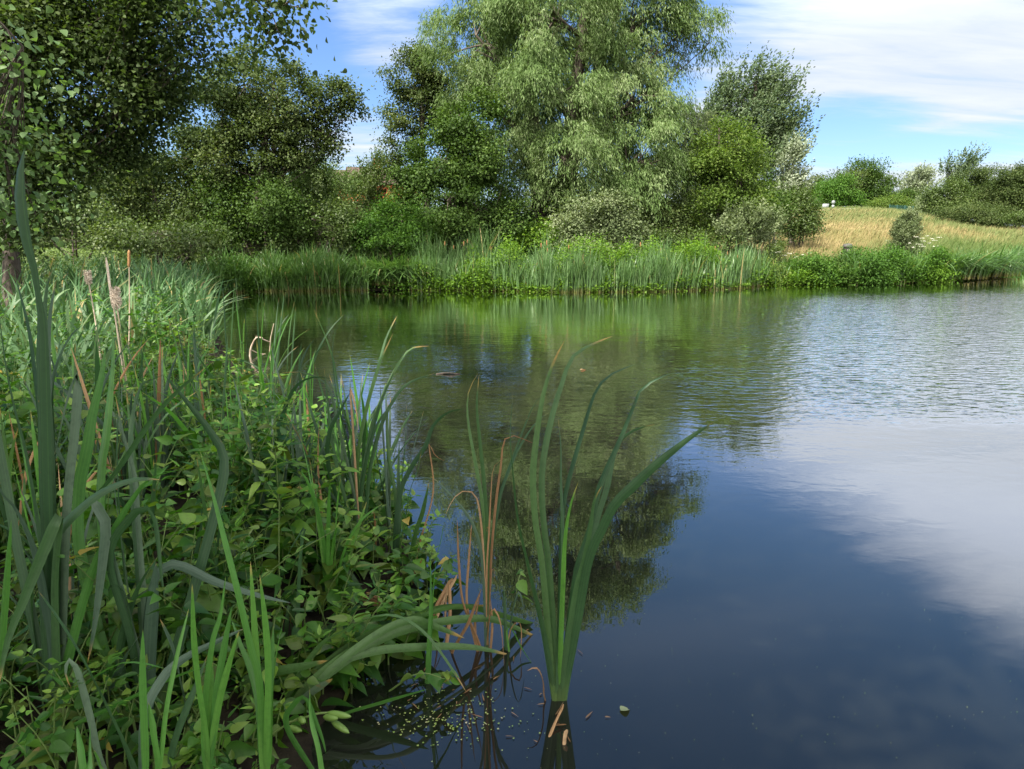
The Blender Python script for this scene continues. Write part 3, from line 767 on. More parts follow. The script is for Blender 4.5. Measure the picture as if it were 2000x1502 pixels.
NEAR = [(np.array(c, float), np.array(r, float), d) for c, r, d in [
    ((-5.2, -1.6, 6.2), (2.3, 2.0, 1.6), 1.0), ((-4.2, -1.0, 6.4), (1.7, 1.4, 1.2), 1.2), ((-2.5, -.5, 6.4), (1.5, 1.3, 1.0), 1.1), ((-.9, -.8, 6.8), (1.6, 1.3, 1.0), 1.0), ((-6.4, -2.6, 7.6), (2.4, 2.0, 1.6), 1.0), ((-3.6, -2.2, 5.6), (1.7, 1.6, 1.2), 1.0),
    ((-5.4, .2, 8.6), (2.2, 2.2, 1.2), .8)]]
boughs = px_lobes(5.4, [(8, 150, 40, 90, 0, .9), (28, 250, 40, 70, .2, .8), (20, 350, 42, 60, .3, .8), (60, 410, 42, 36, .5, .6), (-60, 250, 60, 120, 0)]) + px_lobes(6.4, [(465, -8, 34, 16, 0, .8), (520, 2, 30, 12, 0, .8), (528, 56, 14, 18, 0, .7), (562, 8, 10, 8, 0, .7), (420, -50, 60, 40, 0)])
near_poplar = empty('poplar_tree', (-6.3, -1.0, .4), 'poplar overhanging the near bank, pale sunlit leaves on its drooping boughs', 'tree')
ca, ta = Acc(), Acc()
C1, O1 = crown(ca, NEAR, 'heart', 1.3, .9, (.03, 0, -.2), .1, .28, .25)
limbs(ta, (-6.3, -1.0, .4), (-5.6, -.6, 8.6), NEAR, C1, .17, 12)
C2, O2 = crown(ca, boughs[:5], 'heart', .95, .72, (.03, 0, -.2), .1, .28, .25)
for way in ([(-5.0, 1.0, 6.6), (-3.6, 4.2, 5.0), W(440, -40, 6.3), W(520, 4, 6.4), W(595, 16, 6.4)], [(-3.6, 4.2, 5.0), W(470, -30, 6.3), W(530, 30, 6.4), W(548, 75, 6.4)],
            [(-5.6, .6, 6.2), (-5.2, 3.6, 5.2), W(0, 40, 5.3), W(22, 200, 5.5), W(30, 300, 5.6), W(70, 420, 5.9)], [(-5.2, 3.6, 5.2), W(-60, 120, 5.4), W(0, 260, 5.6), W(20, 370, 5.7)]):
    q = spline(way, 24)
    tube(ta, q, np.linspace(.03, .004, 24), 6)
    for e in C2:
        i = int(np.argmin(np.linalg.norm(q - e, axis=1)))
        if np.linalg.norm(q[i] - e) < .5: tube(ta, spline([q[max(i - 2, 0)], (q[i] + e) / 2 + (0, 0, .03), e], 5), np.linspace(.006, .002, 5), 4)
ha = Acc(); C3, _ = crown(ha, boughs[5:], 'heart', 1.3, .62, (.03, 0, -.2), .1, .28, .2)
ha.build('hanging_bough', MAT['poplar'], near_poplar)  # darker leaf colour than the crown stands in for the bough's backlit shade
for e in C3:
    q = spline([W(440, -40, 6.3), W(520, 4, 6.4), W(595, 16, 6.4)], 12) if e[2] > W(500, 40, 6.4)[2] else spline([W(470, -30, 6.3), W(530, 30, 6.4), W(548, 75, 6.4)], 12)
    i = int(np.argmin(np.linalg.norm(q - e, axis=1)))
    tube(ta, spline([q[max(i - 1, 0)], (q[i] + e) / 2 + (0, 0, .03), e], 5), np.linspace(.006, .002, 5), 4)
ca.build('crown', MAT['poplar_near'], near_poplar); ta.build('trunk', MAT['bark'], near_poplar)
# ------------------------------------------------------------------ far bank: reeds, herbs, sedges
def shore_at(px):
    """Waterline pixel of the far bank under column px."""
    P = SHORE_PX[-2:] + FAR_PX
    return float(np.interp(px, [p[0] for p in P], [p[1] for p in P]))


def bank_points(n, x0, x1, back0, back1):
    """Points along the far bank between columns x0 and x1, back0..back1 metres behind the waterline."""
    px = rng.uniform(x0, x1, n)
    sh = np.array([G(p, shore_at(p))[:2] for p in px])
    d = unit(sh)
    P = sh + d * rng.uniform(back0, back1, n)[:, None]
    z = np.maximum(height(P[:, 0], P[:, 1]), -.05)
    return np.column_stack((P, z)), px


def clumpy(px, f, s):
    return .5 + .5 * np.sin(px * f + s + 1.5 * np.sin(px * f * .37 + s))


def reeds(name, label, mat, parts, hs=(1.0, 1.35), wid=.022, lean=.17, droop=.06, nseg=4, kind='stuff'):
    a = Acc()
    for n, x0, x1, b0, b1, hk in parts:
        P, px = bank_points(n, x0, x1, b0, b1)
        keep = clumpy(px, .045, hk * 7) > rng.random(len(px)) * .75 - .22
        P, px = P[keep], px[keep]; n = len(P)
        H = rng.uniform(*hs, n) * hk * (.85 + .25 * clumpy(px, .06, 1))
        blades(a, P, H, rng.uniform(0, 6.28, n), np.abs(rng.normal(lean, .1, n)), np.abs(rng.normal(droop, droop, n)), wid * rng.uniform(.6, 1.2, n), np.clip(rng.normal(.45, .24, n), 0, 1), nseg)
    o = a.build(name, MAT[mat])
    return tag(o, label, 'plants', kind=kind)


reeds('cattail_bed', 'blue-green cattails in a long bed along the sunlit far bank', 'reed',
      [(3000, 800, 1140, -.3, .9, .95), (900, 820, 960, .6, 1.6, 1.35), (4200, 1100, 1490, -.4, .8, 1.0), (700, 960, 1480, .8, 2.0, 1.25), (260, 1480, 1560, -.3, .8, .7), (900, 1060, 1180, -.3, .5, .95)], (.62, 1.32), .026)
reeds('cattail_bed', 'shaded dark green reeds along the left part of the far bank', 'sedge',
      [(2600, 400, 620, -.4, 1.2, .85), (2600, 520, 720, -.35, 1.0, .95), (900, 400, 740, .6, 1.8, 1.1)], (.8, 1.25), .03, .2, .2)
reeds('reed_margin', 'lit grassy reeds along the right-hand bank', 'sedge',
      [(2200, 1620, 1960, -.3, 1.6, .95), (900, 1940, 2010, -.3, 2.5, .9), (500, 1500, 1640, .6, 1.6, .6)], (.8, 1.25), .032, .25, .25)


reeds('pale_grass', 'pale tall grass between the right bank weeds and the meadow', 'straw', [(1600, 1440, 1720, 1.0, 4.5, .75), (900, 1720, 2000, 1.5, 4.5, .6)], (.7, 1.1), .03, .3, .2)


def herb_mass(name, label, mat, parts, lsize=.075):
    """Leafy bank plants: leaves packed on upright shoots."""
    a = Acc()
    for n, x0, x1, b0, b1, h in parts:
        P, px = bank_points(n, x0, x1, b0, b1)
        hh = h * (.5 + .65 * clumpy(px, .05, b0 * 9 + h)) * rng.uniform(.7, 1.1, n)
        per = 16
        t = rng.random((n, per)) ** .8
        p = P[:, None] + np.stack((rng.normal(0, .09, (n, per)), rng.normal(0, .09, (n, per)), hh[:, None] * t), -1)
        p = p.reshape(-1, 3); k = len(p)
        d = np.column_stack((rng.normal(size=(k, 2)), rng.normal(.05, .45, k)))
        N = np.column_stack((rng.normal(0, .45, (k, 2)), np.full(k, .9)))
        r = np.clip(np.repeat(rng.normal(.45, .17, n), per) + rng.normal(0, .16, k), 0, 1)
        s = lsize * rng.uniform(.6, 1.3, k)
        scatter(a, p, d, N, s, s * .55, DIAMOND, r)
    return tag(a.build(name, MAT[mat]), label, 'plants', kind='stuff')


herb_mass('bank_herbs', 'yellow-green leafy herbs crowding the sunlit far bank', 'herb',
          [(750, 805, 960, -.35, .9, .72), (1500, 920, 1480, .0, 1.6, 1.25), (900, 900, 1480, -.35, .3, .45), (700, 1180, 1400, .2, 1.2, 1.1), (600, 1480, 1640, -.35, 1.0, .5), (900, 1000, 1480, 1.4, 3.2, .7)], .085)
herb_mass('bank_herbs', 'green weeds among the shaded reeds at the left', 'bright',
          [(900, 395, 500, -.35, 1.0, .75), (700, 500, 820, -.35, 1.2, .6), (700, 380, 800, 1.2, 3.5, .8)], .08)
herb_mass('bank_herbs', 'dense leafy weeds along the right-hand bank edge', 'bright',
          [(1500, 1630, 1840, -.35, 1.1, 1.0), (500, 1840, 1960, -.35, 1.0, .7), (600, 1940, 2010, -.3, 2, .6)], .085)

herb_mass('undergrowth', 'dark scrubby undergrowth beneath the trees of the far bank', 'alder_olive', [(1500, 390, 900, 1.5, 5.5, 1.15), (800, 390, 900, 5, 9, 1.5), (900, 900, 1500, 2.5, 5, 1.0)], .10)
herb_mass('undergrowth', 'mixed scrub closing the gap between the willow shrubs and the meadow', 'brownish', [(700, 1380, 1510, 1.8, 5, 1.0), (160, 1490, 1525, 5, 9, .8)], .10)


def left_scrub():
    a = Acc(); n = 1500
    y = rng.uniform(13.5, 30, n); x = -y * rng.uniform(.42, .80, n) - 1.0
    k = (pond_dist(x, y) > 1.2) & (wob(x, y, .5, 2) > -.35); x, y = x[k], y[k]; n = len(x); z = height(x, y)
    h = rng.uniform(.4, 1.0, n) * (1 + .4 * wob(x, y, .9, 1)); per = 18
    q = np.column_stack((x, y, z))[:, None] + np.stack((rng.normal(0, .16, (n, per)), rng.normal(0, .16, (n, per)), h[:, None] * rng.random((n, per))), -1)
    q = q.reshape(-1, 3); m = len(q)
    s = rng.uniform(.06, .12, m)
    scatter(a, q, np.column_stack((rng.normal(size=(m, 2)), rng.normal(.1, .4, m))), np.column_stack((rng.normal(0, .45, (m, 2)), np.full(m, .9))), s, s * .55, DIAMOND, np.clip(np.repeat(rng.normal(.45, .2, n), per) + rng.normal(0, .15, m), 0, 1))
    tag(a.build('undergrowth', MAT['brownish']), 'brown-green scrub round the foot of the left-bank poplar', 'plants', kind='stuff')


left_scrub()
# single bushes and sedges on the water's edge
for px, w, h, m, lab, nm in [
    (1503, 26, 40, 'yellow', 'yellow-green rounded weed clump at the end of the cattails', 'weed_clump'),
    (1588, 40, 46, 'bright', 'rounded green bramble bush overhanging the water', 'bramble_bush'),
    (1690, 46, 56, 'bright', 'largest bright bramble bush on the right bank', 'bramble_bush'),
    (1640, 22, 40, 'alder_dark', 'small dark bush between the two bright brambles', 'bramble_bush'),
    (1810, 30, 44, 'herb', 'light green weed clump beside the arching sedge', 'weed_clump')]:
    y = shore_at(px); Yd = G(px, y)[1] + .45
    tree(nm, lab, 'shrub', Yd, px, [(px, y - h * .62, w * 1.15, h * .62, 0), (px + w * .4, y - h * .3, w * .7, h * .36, -.1), (px - w * .4, y - h * .3, w * .7, h * .36, .1)], 'small', m, 3.4, .02, 1.25, stems=3, forks=5)


def sedge(px, back, n, h, spread, label, mat='sedge', droop=.55):
    sh = G(px, shore_at(px)); d = unit(sh[:2]); c = sh[:2] + d * back
    z = max(float(height(*c)), -.05)
    root = empty('sedge_clump', (*c, z), label, 'sedge')
    a = Acc()
    q = rng.normal(0, spread, (n, 2)) * np.array((1, .6))
    B = np.column_stack((c + q, np.full(n, z)))
    ang = np.arctan2(q[:, 1] - .25, q[:, 0] + .1) + rng.normal(0, .7, n)
    blades(a, B, h * rng.uniform(.7, 1.15, n), ang, np.abs(rng.normal(.35, .15, n)), np.abs(rng.normal(droop, .22, n)), .032 * rng.uniform(.7, 1.2, n), np.clip(rng.normal(.5, .22, n), 0, 1), 7)
    a.build('leaves', MAT[mat], root)


sedge(755, .45, 420, 1.15, .33, 'arching dark sedge clump left of the sunlit cattails')
sedge(800, .35, 420, 1.2, .30, 'arching sedge clump touching the first sunlit cattails')
sedge(705, .5, 260, 1.0, .3, 'smaller arching sedge clump in the shade of the shrubs')
sedge(1855, .6, 460, 1.4, .40, 'arching sedge clump left of the point of the right bank')
sedge(1910, .7, 520, 1.45, .42, 'broad arching sedge clump at the point of the right bank')
sedge(1885, .35, 420, 1.15, .35, 'sedge clump drooping to the water at the point of the right bank')
sedge(1940, .9, 360, 1.1, .35, 'outermost arching sedge clump beside the inlet')
sedge(560, .3, 300, .95, .35, 'pale arching sedge clump at the dark left end of the far bank')

# cattails with brown spikes standing above the bed
SP = [(868, 470), (885, 478), (905, 470), (912, 466), (958, 480), (1067, 468), (1056, 474), (1110, 476), (1068, 484), (1250, 472), (1290, 484), (1376, 482), (1420, 490), (1440, 497), (1345, 492), (1396, 480)]
for i, (px, top) in enumerate(SP):
    sh = G(px, shore_at(px)); c = sh[:2] + unit(sh[:2]) * rng.uniform(.3, 1.0)
    z = max(float(height(*c)), 0)
    tip = W(px + 1, top, c[1])
    root = empty('cattail', (*c, z), 'slim cattail with a brown spike standing above the far reeds', 'cattail', 'spiked cattails on the far bank')
    b = np.array((*c, z)); a = Acc(); tube(a, spline([b, (b + tip) / 2 + (.01, 0, 0), tip], 5), .008, 5); a.build('stalk', MAT['stem'], root)
    a = Acc(); q = spline([b + (tip - b) * .88, tip], 6); tube(a, q, [.008, .017, .018, .018, .015, .003], 6); a.build('spike', MAT['spike'], root)

# ------------------------------------------------------------------ meadow grass, umbels, and the things on the hill
def meadow():
    a = Acc(); n = 90000
    azm = np.radians(rng.uniform(13, 37.5, n)); r = 25 + 55 * rng.random(n) ** 1.25
    P = np.column_stack((np.sin(azm) * r, np.cos(azm) * r))
    s = pond_dist(P[:, 0], P[:, 1]); keep = s > .9
    P, s = P[keep], s[keep]; n = len(P); rr = np.hypot(P[:, 0], P[:, 1])
    z = height(P[:, 0], P[:, 1])
    k = wob(P[:, 0], P[:, 1], .22, 3) * .5 + .35 * wob(P[:, 0], P[:, 1] * 2, .7, 1) + .2 * rng.normal(size=n)
    edge = sm(s, 3.5, 7) * (1 - sm(rr, 66, 74) * .8)
    tone = np.clip(.08 + edge * (.44 + k * .55) + rng.normal(0, .12, n), 0, 1)
    blades(a, np.column_stack((P, z)), rng.uniform(.3, .6, n), rng.uniform(-1, 1, n), np.abs(rng.normal(.3, .2, n)), np.abs(rng.normal(.15, .1, n)), .018 * (rr / 25) * rng.uniform(.6, 1.3, n), tone, 2)
    tag(a.build('meadow_grass', MAT['straw']), 'tall dry summer grass covering the meadow slope', 'grass', kind='stuff')


meadow()


def umbels(name, label, spots, h=.75):
    a = Acc(); st = Acc()
    for px, py, Y in spots:
        p = W(px, py, Y); z = float(height(p[0], p[1]))
        b = np.array((p[0], p[1], z)); top = np.array((p[0], p[1], max(p[2], z + .3)))
        tube(st, [b, (b + top) / 2, top], .008, 4)
        for _ in range(6):
            c = top + rng.normal(0, 1, 3) * (.06, .06, .012); r = rng.uniform(.012, .028) * (Y / 31) ** .5
            box(a, c - (r, r, .007), c + (r, r, .007), rz=rng.uniform(0, 1.5))
    root = a.build(name, MAT['umbel']); tag(root, label, 'flowers', kind='stuff')
    st.build('stems', MAT['stem'], root)


umbels('cow_parsley', 'white umbels of cow parsley between small willow and the sedges',
       [(1790 + x, 463 + y, 31 + d) for x, y, d in [(0, 0, 0), (10, 2, 1), (22, -2, .6), (30, 3, 0), (38, 6, .4), (16, 8, 0), (-14, 12, 0), (4, 14, .5), (26, 12, .8), (44, 1, 1), (12, 18, 0), (-6, 20, 0), (34, 18, .5)]])
umbels('cow_parsley', 'white flower heads scattered below the pale board on the hill',
       [(1608 + x, 412 + y, 64 + d) for x, y, d in [(0, 0, 0), (9, 3, 1), (18, 1, .5), (28, 8, 0), (40, 12, 0), (52, 10, 1), (15, 9, .2), (60, 6, 0), (34, 4, .5), (46, 3, .5)]])
umbels('cow_parsley', 'small creamy umbels in the grass left of the dark post',
       [(1520 + x * 12, 492 + (x * 7 % 11), 26.5 + x % 3 * .4) for x in range(6)])


def shaded(name, label, cat, loc, build, mat, **k):
    a = Acc(); build(a); return a


# dark post-like litter bin by the path: body, lid and an opening
p = W(1655, 486, 27.5); z = float(height(p[0], p[1]))
M_DARK = plain_mat('dark_weathered_plastic', (.022, .019, .016), (.05, .044, .038), 14, .6, .003)
M_LID = plain_mat('grey_lid', (.05, .047, .042), (.10, .095, .088), 20, .7, .002)
bin_ = empty('litter_bin', (p[0], p[1], z), 'small dark litter bin half sunk in the meadow grass', 'bin')
a = Acc(); H = W(1655, 475, 27.5)[2] - z
tube(a, [(p[0], p[1], z), (p[0], p[1], z + H * .2), (p[0], p[1], z + H * .86)], [.13, .15, .155], 14); a.build('body', M_DARK, bin_)
a = Acc(); tube(a, [(p[0], p[1], z + H * .865), (p[0], p[1], z + H * .9), (p[0], p[1], z + H * .97), (p[0], p[1], z + H)], [.175, .178, .15, .01], 14); a.build('lid', M_LID, bin_)
a = Acc(); box(a, (p[0] - .07, p[1] - .166, z + H * .66), (p[0] + .07, p[1] - .14, z + H * .78)); a.build('slot', plain_mat('slot_grey', (.2, .19, .17), (.3, .28, .25), 20), bin_)

# pale board on two legs, and the round sign on a post beside it
M_BOARD = plain_mat('pale_grey_board', (.20, .22, .225), (.26, .28, .285), 6, .6)
M_POST = plain_mat('galvanised_post', (.4, .41, .42), (.55, .56, .57), 12, .5)
Yb = 72
p = W(1611.5, 412, Yb); z = float(height(p[0], p[1])); t = W(1611, 398, Yb)[2]; w = 6 * Yb / 1400
bd = empty('notice_board', (p[0], p[1], z), 'pale grey square board at the top of the meadow', 'board')
a = Acc(); box(a, (p[0] - w, p[1] - .04, t - 9.5 * Yb / 1400), (p[0] + w, p[1] + .04, t)); a.build('panel', M_BOARD, bd)
for s in (-1, 1):
    a = Acc(); tube(a, [(p[0] + s * w * .75, p[1] + .09, z - .1), (p[0] + s * w * .75, p[1] + .09, t - .05)], .04, 8); a.build('post', M_POST, bd)
p = W(1626.5, 408, Yb); z = float(height(p[0], p[1])); t = W(1626, 395, Yb)
sg = empty('road_sign', (p[0], p[1], z), 'round pale sign on a thin post beside the board', 'sign')
a = Acc(); tube(a, [(p[0], p[1] + .06, z - .1), (p[0], p[1] + .06, t[2])], .045, 8); a.build('post', M_POST, sg)
a = Acc(); tube(a, [(p[0], p[1] - .03, t[2]), (p[0], p[1] - .029, t[2]), (p[0], p[1] - .005, t[2]), (p[0], p[1], t[2])], [.01, .18, .18, .01], 16); a.build('disc', M_BOARD, sg)
a = Acc(); box(a, (p[0] - .13, p[1] - .03, t[2] - .55), (p[0] + .13, p[1], t[2] - .27)); a.build('plate', M_BOARD, sg)

# green mesh fence far behind the small willow
M_FENCE = plain_mat('dark_green_fence_paint', (.010, .04, .032), (.016, .06, .045), 10, .6)
Yf = 82
A, B = W(1738, 407, Yf), W(1784, 409, Yf - 5)
z0 = float(height(A[0], A[1])); z1 = float(height(B[0], B[1])); hF = .25 + max(0, W(1745, 405, Yf)[2] - z0)
fen = empty('mesh_fence', (A[0], A[1], z0), 'dark green mesh fence at the top of the meadow', 'fence')
a = Acc()
for i in range(46):
    q = A + (B - A) * i / 45; zz = z0 + (z1 - z0) * i / 45
    tube(a, [(q[0], q[1], zz), (q[0], q[1], zz + hF)], .02, 4)
for k in range(9):
    q = k / 8 * hF
    tube(a, [(A[0], A[1] - .02, z0 + q), (B[0], B[1] - .02, z1 + q)], .018, 4)
a.build('mesh_panel', M_FENCE, fen)
for i in range(4):
    q = A + (B - A) * i / 3; zz = z0 + (z1 - z0) * i / 3
    a = Acc(); box(a, (q[0] - .05, q[1] + .03, zz - .1), (q[0] + .05, q[1] + .13, zz + hF + .06)); a.build('post', M_FENCE, fen)

# brick houses beyond the trees: gable, roof, chimney
M_BRICK = plain_mat('red_brick', (.36, .085, .035), (.46, .13, .06), 3, .85, .01)
M_ROOF = plain_mat('brown_roof_tile', (.05, .034, .028), (.10, .068, .055), 2.5, .85, .02, (6, 1, 1))


def house(gpx, ridge_py, Y, wpx, depth, label, chim=None):
    """Gable end towards the left-front, ridge running off to the right."""
    m = Y / 1400
    r = W(gpx, ridge_py, Y); z = float(height(r[0], r[1]))
    root = empty('brick_house', (r[0], r[1], z), label, 'house')
    hw = wpx * m; hr = r[2]; he = hr - hw * .8; Lr = depth
    u = np.array((.93, .37)); v = np.array((-.37, .93))          # along the ridge; across it
    def P(s, t, zz): q = r[:2] + u * s + v * t; return (q[0], q[1], zz)
    a = Acc()
    for s in (0, Lr):
        a.add([P(s, -hw, z), P(s, hw, z), P(s, hw, he), P(s, 0, hr - .15)], [(0, 1, 2, 3)], .5, .5)
        a.add([P(s, -hw, z), P(s, 0, hr - .15), P(s, -hw, he), P(s, -hw, z + 1)], [(0, 1, 2, 3)], .5, .5)
    for t in (-hw, hw):
        a.add([P(0, t, z), P(Lr, t, z), P(Lr, t, he), P(0, t, he)], [(0, 1, 2, 3)], .5, .5)
    a.build('wall', M_BRICK, root)
    a = Acc()
    for sgn in (-1, 1):
        o = .25
        tp = [P(-o, 0, hr), P(Lr + o, 0, hr), P(Lr + o, sgn * (hw + o), he - o * .8), P(-o, sgn * (hw + o), he - o * .8)]
        bt = [(x_, y_, z_ - .14) for x_, y_, z_ in tp]
        a.add(tp + bt, [(0, 1, 2, 3), (4, 7, 6, 5), (0, 4, 5, 1), (1, 5, 6, 2), (2, 6, 7, 3), (3, 7, 4, 0)], .5, .5)
    rf = a.build('roof', M_ROOF, root)
    if chim is not None:
        q = P(chim, 0, 0); a = Acc()
        box(a, (q[0] - .4, q[1] - .35, hr - .8), (q[0] + .4, q[1] + .35, hr + .5), rz=.38)
        box(a, (q[0] - .46, q[1] - .41, hr + .502), (q[0] + .46, q[1] + .41, hr + .6), rz=.38)
        for s in (-.25, .25):
            tube(a, [(q[0] + s, q[1], hr + .6), (q[0] + s, q[1], hr + .9)], .11, 8)
        ch = a.build('chimney', M_BRICK); ch.location = -np.array(rf.location); ch.parent = rf
        ch.location = (-root.location[0], -root.location[1], -root.location[2])


house(681, 325.5, 75, 34, 6.5, 'red brick house whose brown roof shows above the shrubs', 2.9 * 1)
house(648, 331, 90, 30, 7, 'farther brick house just left of the nearer roof')
# ------------------------------------------------------------------ the near cattails, leaf by leaf
def px_path(pts, Y0, Y1, base=None):
    """Photo points -> places, the forward distance running from Y0 at the foot to Y1 at the tip (points given foot first)."""
    n = len(pts)
    s = np.concatenate(([0], np.cumsum([math.dist(pts[i], pts[i + 1]) for i in range(n - 1)]))); s = s / s[-1]
    P = [W(x, y, Y0 + (Y1 - Y0) * k ** 1.3) for (x, y), k in zip(pts, s)]
    if base is not None: P = [base] + P
    return np.array(P)


def plant(name, label, base, leaves, mat='hero', wid=.026, group=None, cat='cattail', twist=.9, tone=.45):
    """leaves: (points foot first, dY at the tip[, width factor[, material[, rnd]]])."""
    base = np.array(base, float)
    root = empty(name, base, label, cat, group)
    for L in leaves:
        pts, dy = L[0], L[1]
        wf = L[2] if len(L) > 2 else 1.0
        mt = L[3] if len(L) > 3 and L[3] else mat
        rn = L[4] if len(L) > 4 else float(np.clip(rng.normal(tone, .2), 0, 1))
        kw = L[5] if len(L) > 5 else {}
        a = Acc()
        off = np.array((rng.normal(0, .02), rng.normal(0, .014), -.04))
        P = px_path(pts, base[1], base[1] + dy, base + off)
        tw = rng.normal(0, twist) * 1.2
        dry = mt == 'dry'
        kw = dict(dict(face=rng.normal(0, .4), twist=(0, tw), fold=.35 if dry else .2, rnd=rn, taper=rng.uniform(.22, .36), base=.75, n=30 if len(pts) > 4 else 20, bluntness=.12 if dry else 0), **kw)
        ribbon(a, P, wid * wf * .74, **kw)
        a.build('dry_leaf' if dry else 'leaf', MAT[mt], root)
    return root


def R(p): return list(reversed(p))

gA = G(1085, 1368, 0)
plant('cattail_plant', 'tall fresh cattail standing alone in the open water', (gA[0], gA[1], -.12), [
    (R([(1002, 766), (996, 846), (1001, 920), (1010, 1013), (1030, 1103), (1060, 1230), (1078, 1335)]), -.15),
    (R([(1104, 663), (1080, 710), (1060, 776), (1046, 870), (1041, 936), (1046, 1020), (1060, 1113), (1080, 1335)]), .1),
    (R([(1198, 656), (1150, 675), (1116, 700), (1096, 753), (1076, 820), (1060, 903), (1058, 970), (1063, 1036), (1073, 1120), (1085, 1345)]), .25, 1.05),
    (R([(1248, 709), (1200, 727), (1173, 748), (1156, 780), (1136, 846), (1113, 926), (1100, 986), (1096, 1053), (1090, 1345)]), .2),
    (R([(1090, 816), (1096, 873), (1096, 930), (1098, 986), (1100, 1053), (1098, 1150), (1090, 1340)]), .0, .9),
    (R([(1130, 940), (1116, 980), (1105, 1036), (1100, 1120), (1095, 1340)]), -.1, .8, 'shoot'),
    (R([(1325, 726), (1286, 738), (1250, 763), (1236, 796), (1210, 860), (1183, 920), (1166, 966), (1155, 1020), (1140, 1070), (1123, 1130), (1098, 1345)]), .1, 1.1),
    (R([(1395, 824), (1350, 853), (1283, 906), (1233, 953), (1200, 986), (1176, 1033), (1150, 1093), (1130, 1200), (1102, 1350)]), -.25, 1.35, None, .35, dict(face=.1, twist=(0, .35))),
    (R([(1280, 829), (1250, 836), (1216, 855), (1198, 893), (1186, 953), (1170, 1003), (1153, 1070), (1125, 1180), (1098, 1350)]), .2),
    (R([(1176, 948), (1160, 980), (1155, 1020), (1143, 1086), (1120, 1180), (1096, 1350)]), -.12, .9, None, .6),
    (R([(1100, 1372), (1080, 1410), (1070, 1440)]), -.12, .7, 'dry', .6),
    (R([(1030, 1310), (1048, 1305), (1060, 1330), (1064, 1368)]), -.05, .6, 'dry', .4),
], wid=.030)
gB = G(948, 1272, 0)
plant('cattail_plant', 'slender cattail with dry brown leaves around its foot', (gB[0], gB[1], -.12), [
    (R([(935, 727), (916, 763), (913, 803), (918, 846), (930, 910), (943, 986), (950, 1070), (951, 1150), (950, 1260)]), .1, .85),
    (R([(936, 730), (931, 793), (938, 870), (946, 953), (952, 1060), (951, 1250)]), .0, .85),
    (R([(1071, 806), (1046, 826), (1016, 870), (993, 920), (976, 970), (963, 1053), (956, 1120), (950, 1260)]), .2, .9),
    (R([(1081, 773), (1063, 770), (1046, 786), (1030, 820), (1010, 873), (986, 940), (966, 1020), (955, 1120), (950, 1260)]), .3, .9),
    (R([(1040, 865), (1015, 855), (996, 851), (983, 866), (978, 913), (970, 970), (960, 1080), (950, 1260)]), .1, .55, 'dry', .2),
    (R([(995, 888), (966, 910), (960, 953), (956, 1036), (951, 1120), (950, 1250)]), -.1, .5, 'dry', .5),
    (R([(840, 930), (850, 936), (883, 970), (916, 1010), (936, 1060), (945, 1130), (950, 1260)]), -.1, .7, 'heroblue'),
    (R([(871, 1003), (885, 975), (903, 960), (922, 962), (935, 990), (945, 1100), (948, 1250)]), -.1, .45, 'dry', .65),
    (R([(893, 1016), (896, 1100), (905, 1180), (935, 1255)]), -.05, .5, 'dry', .35),
    (R([(922, 1010), (915, 1100), (912, 1180), (930, 1262)]), .05, .5, 'dry', .45),
    (R([(940, 1150), (915, 1215), (880, 1297)]), -.15, .7, 'dry', .45),
    (R([(967, 1140), (962, 1105), (955, 1180), (950, 1262)]), .0, .45, 'dry', .5),
    (R([(938, 1160), (928, 1220), (935, 1275)]), .0, .6, 'dry', .35),
    (R([(985, 1300), (978, 1215), (960, 1190), (952, 1255)]), -.1, .5, 'dry', .3),
    (R([(958, 1170), (962, 1220), (958, 1275)]), .03, .6, 'dry', .4),
], wid=.025)
gC = G(700, 1090, .05)
C = (gC[0], gC[1], .0)
plant('cattail_plant', 'full cattail clump rising out of the herbs at the water', C, [
    (R([(612, 603), (633, 652), (651, 707), (661, 770), (677, 825), (694, 880), (700, 1040)]), .2),
    (R([(664, 623), (651, 660), (650, 715), (660, 790), (680, 880), (698, 1040)]), .1, .8),
    (R([(768, 650), (743, 704), (725, 762), (706, 836), (695, 920), (692, 1040)]), .0, 1.1),
    (R([(776, 616), (754, 660), (739, 715), (715, 800), (698, 900), (695, 1040)]), .3, .9),
    (R([(772, 722), (750, 770), (732, 825), (717, 880), (705, 960), (700, 1050)]), .2),
    (R([(849, 729), (798, 748), (769, 781), (745, 830), (722, 920), (710, 1050)]), .1, .9),
    (R([(840, 676), (805, 680), (780, 707), (743, 784), (720, 860), (700, 1040)]), .4, .8),
    (R([(549, 728), (596, 729), (640, 755), (660, 830), (690, 960), (698, 1050)]), -.1, .8, 'heroblue'),
    (R([(648, 740), (611, 737), (578, 755), (556, 800), (548, 860), (600, 960), (680, 1060)]), -.2, .8),
    (R([(633, 718), (639, 770), (646, 840), (660, 920), (690, 1040)]), -.1, .8),
    (R([(776, 795), (754, 803), (732, 839), (717, 890), (705, 960), (700, 1040)]), .0, .9),
    (R([(684, 766), (666, 799), (644, 843), (640, 900), (660, 980), (690, 1050)]), -.2, 1.0),
    (R([(700, 840), (695, 800), (683, 760), (690, 860), (700, 1040)]), -.05, .7, 'dry', .7),
    (R([(625, 820), (622, 870), (626, 960), (650, 1080)]), -.1, .7, 'dry', .55),
    (R([(730, 1000), (733, 1040), (728, 1090)]), -.1, .7, 'dry', .5),
    (R([(621, 900), (622, 940), (625, 1000), (640, 1080)]), -.2, .5, 'dry', .4),
], wid=.030)
gD = G(772, 1120, .02)
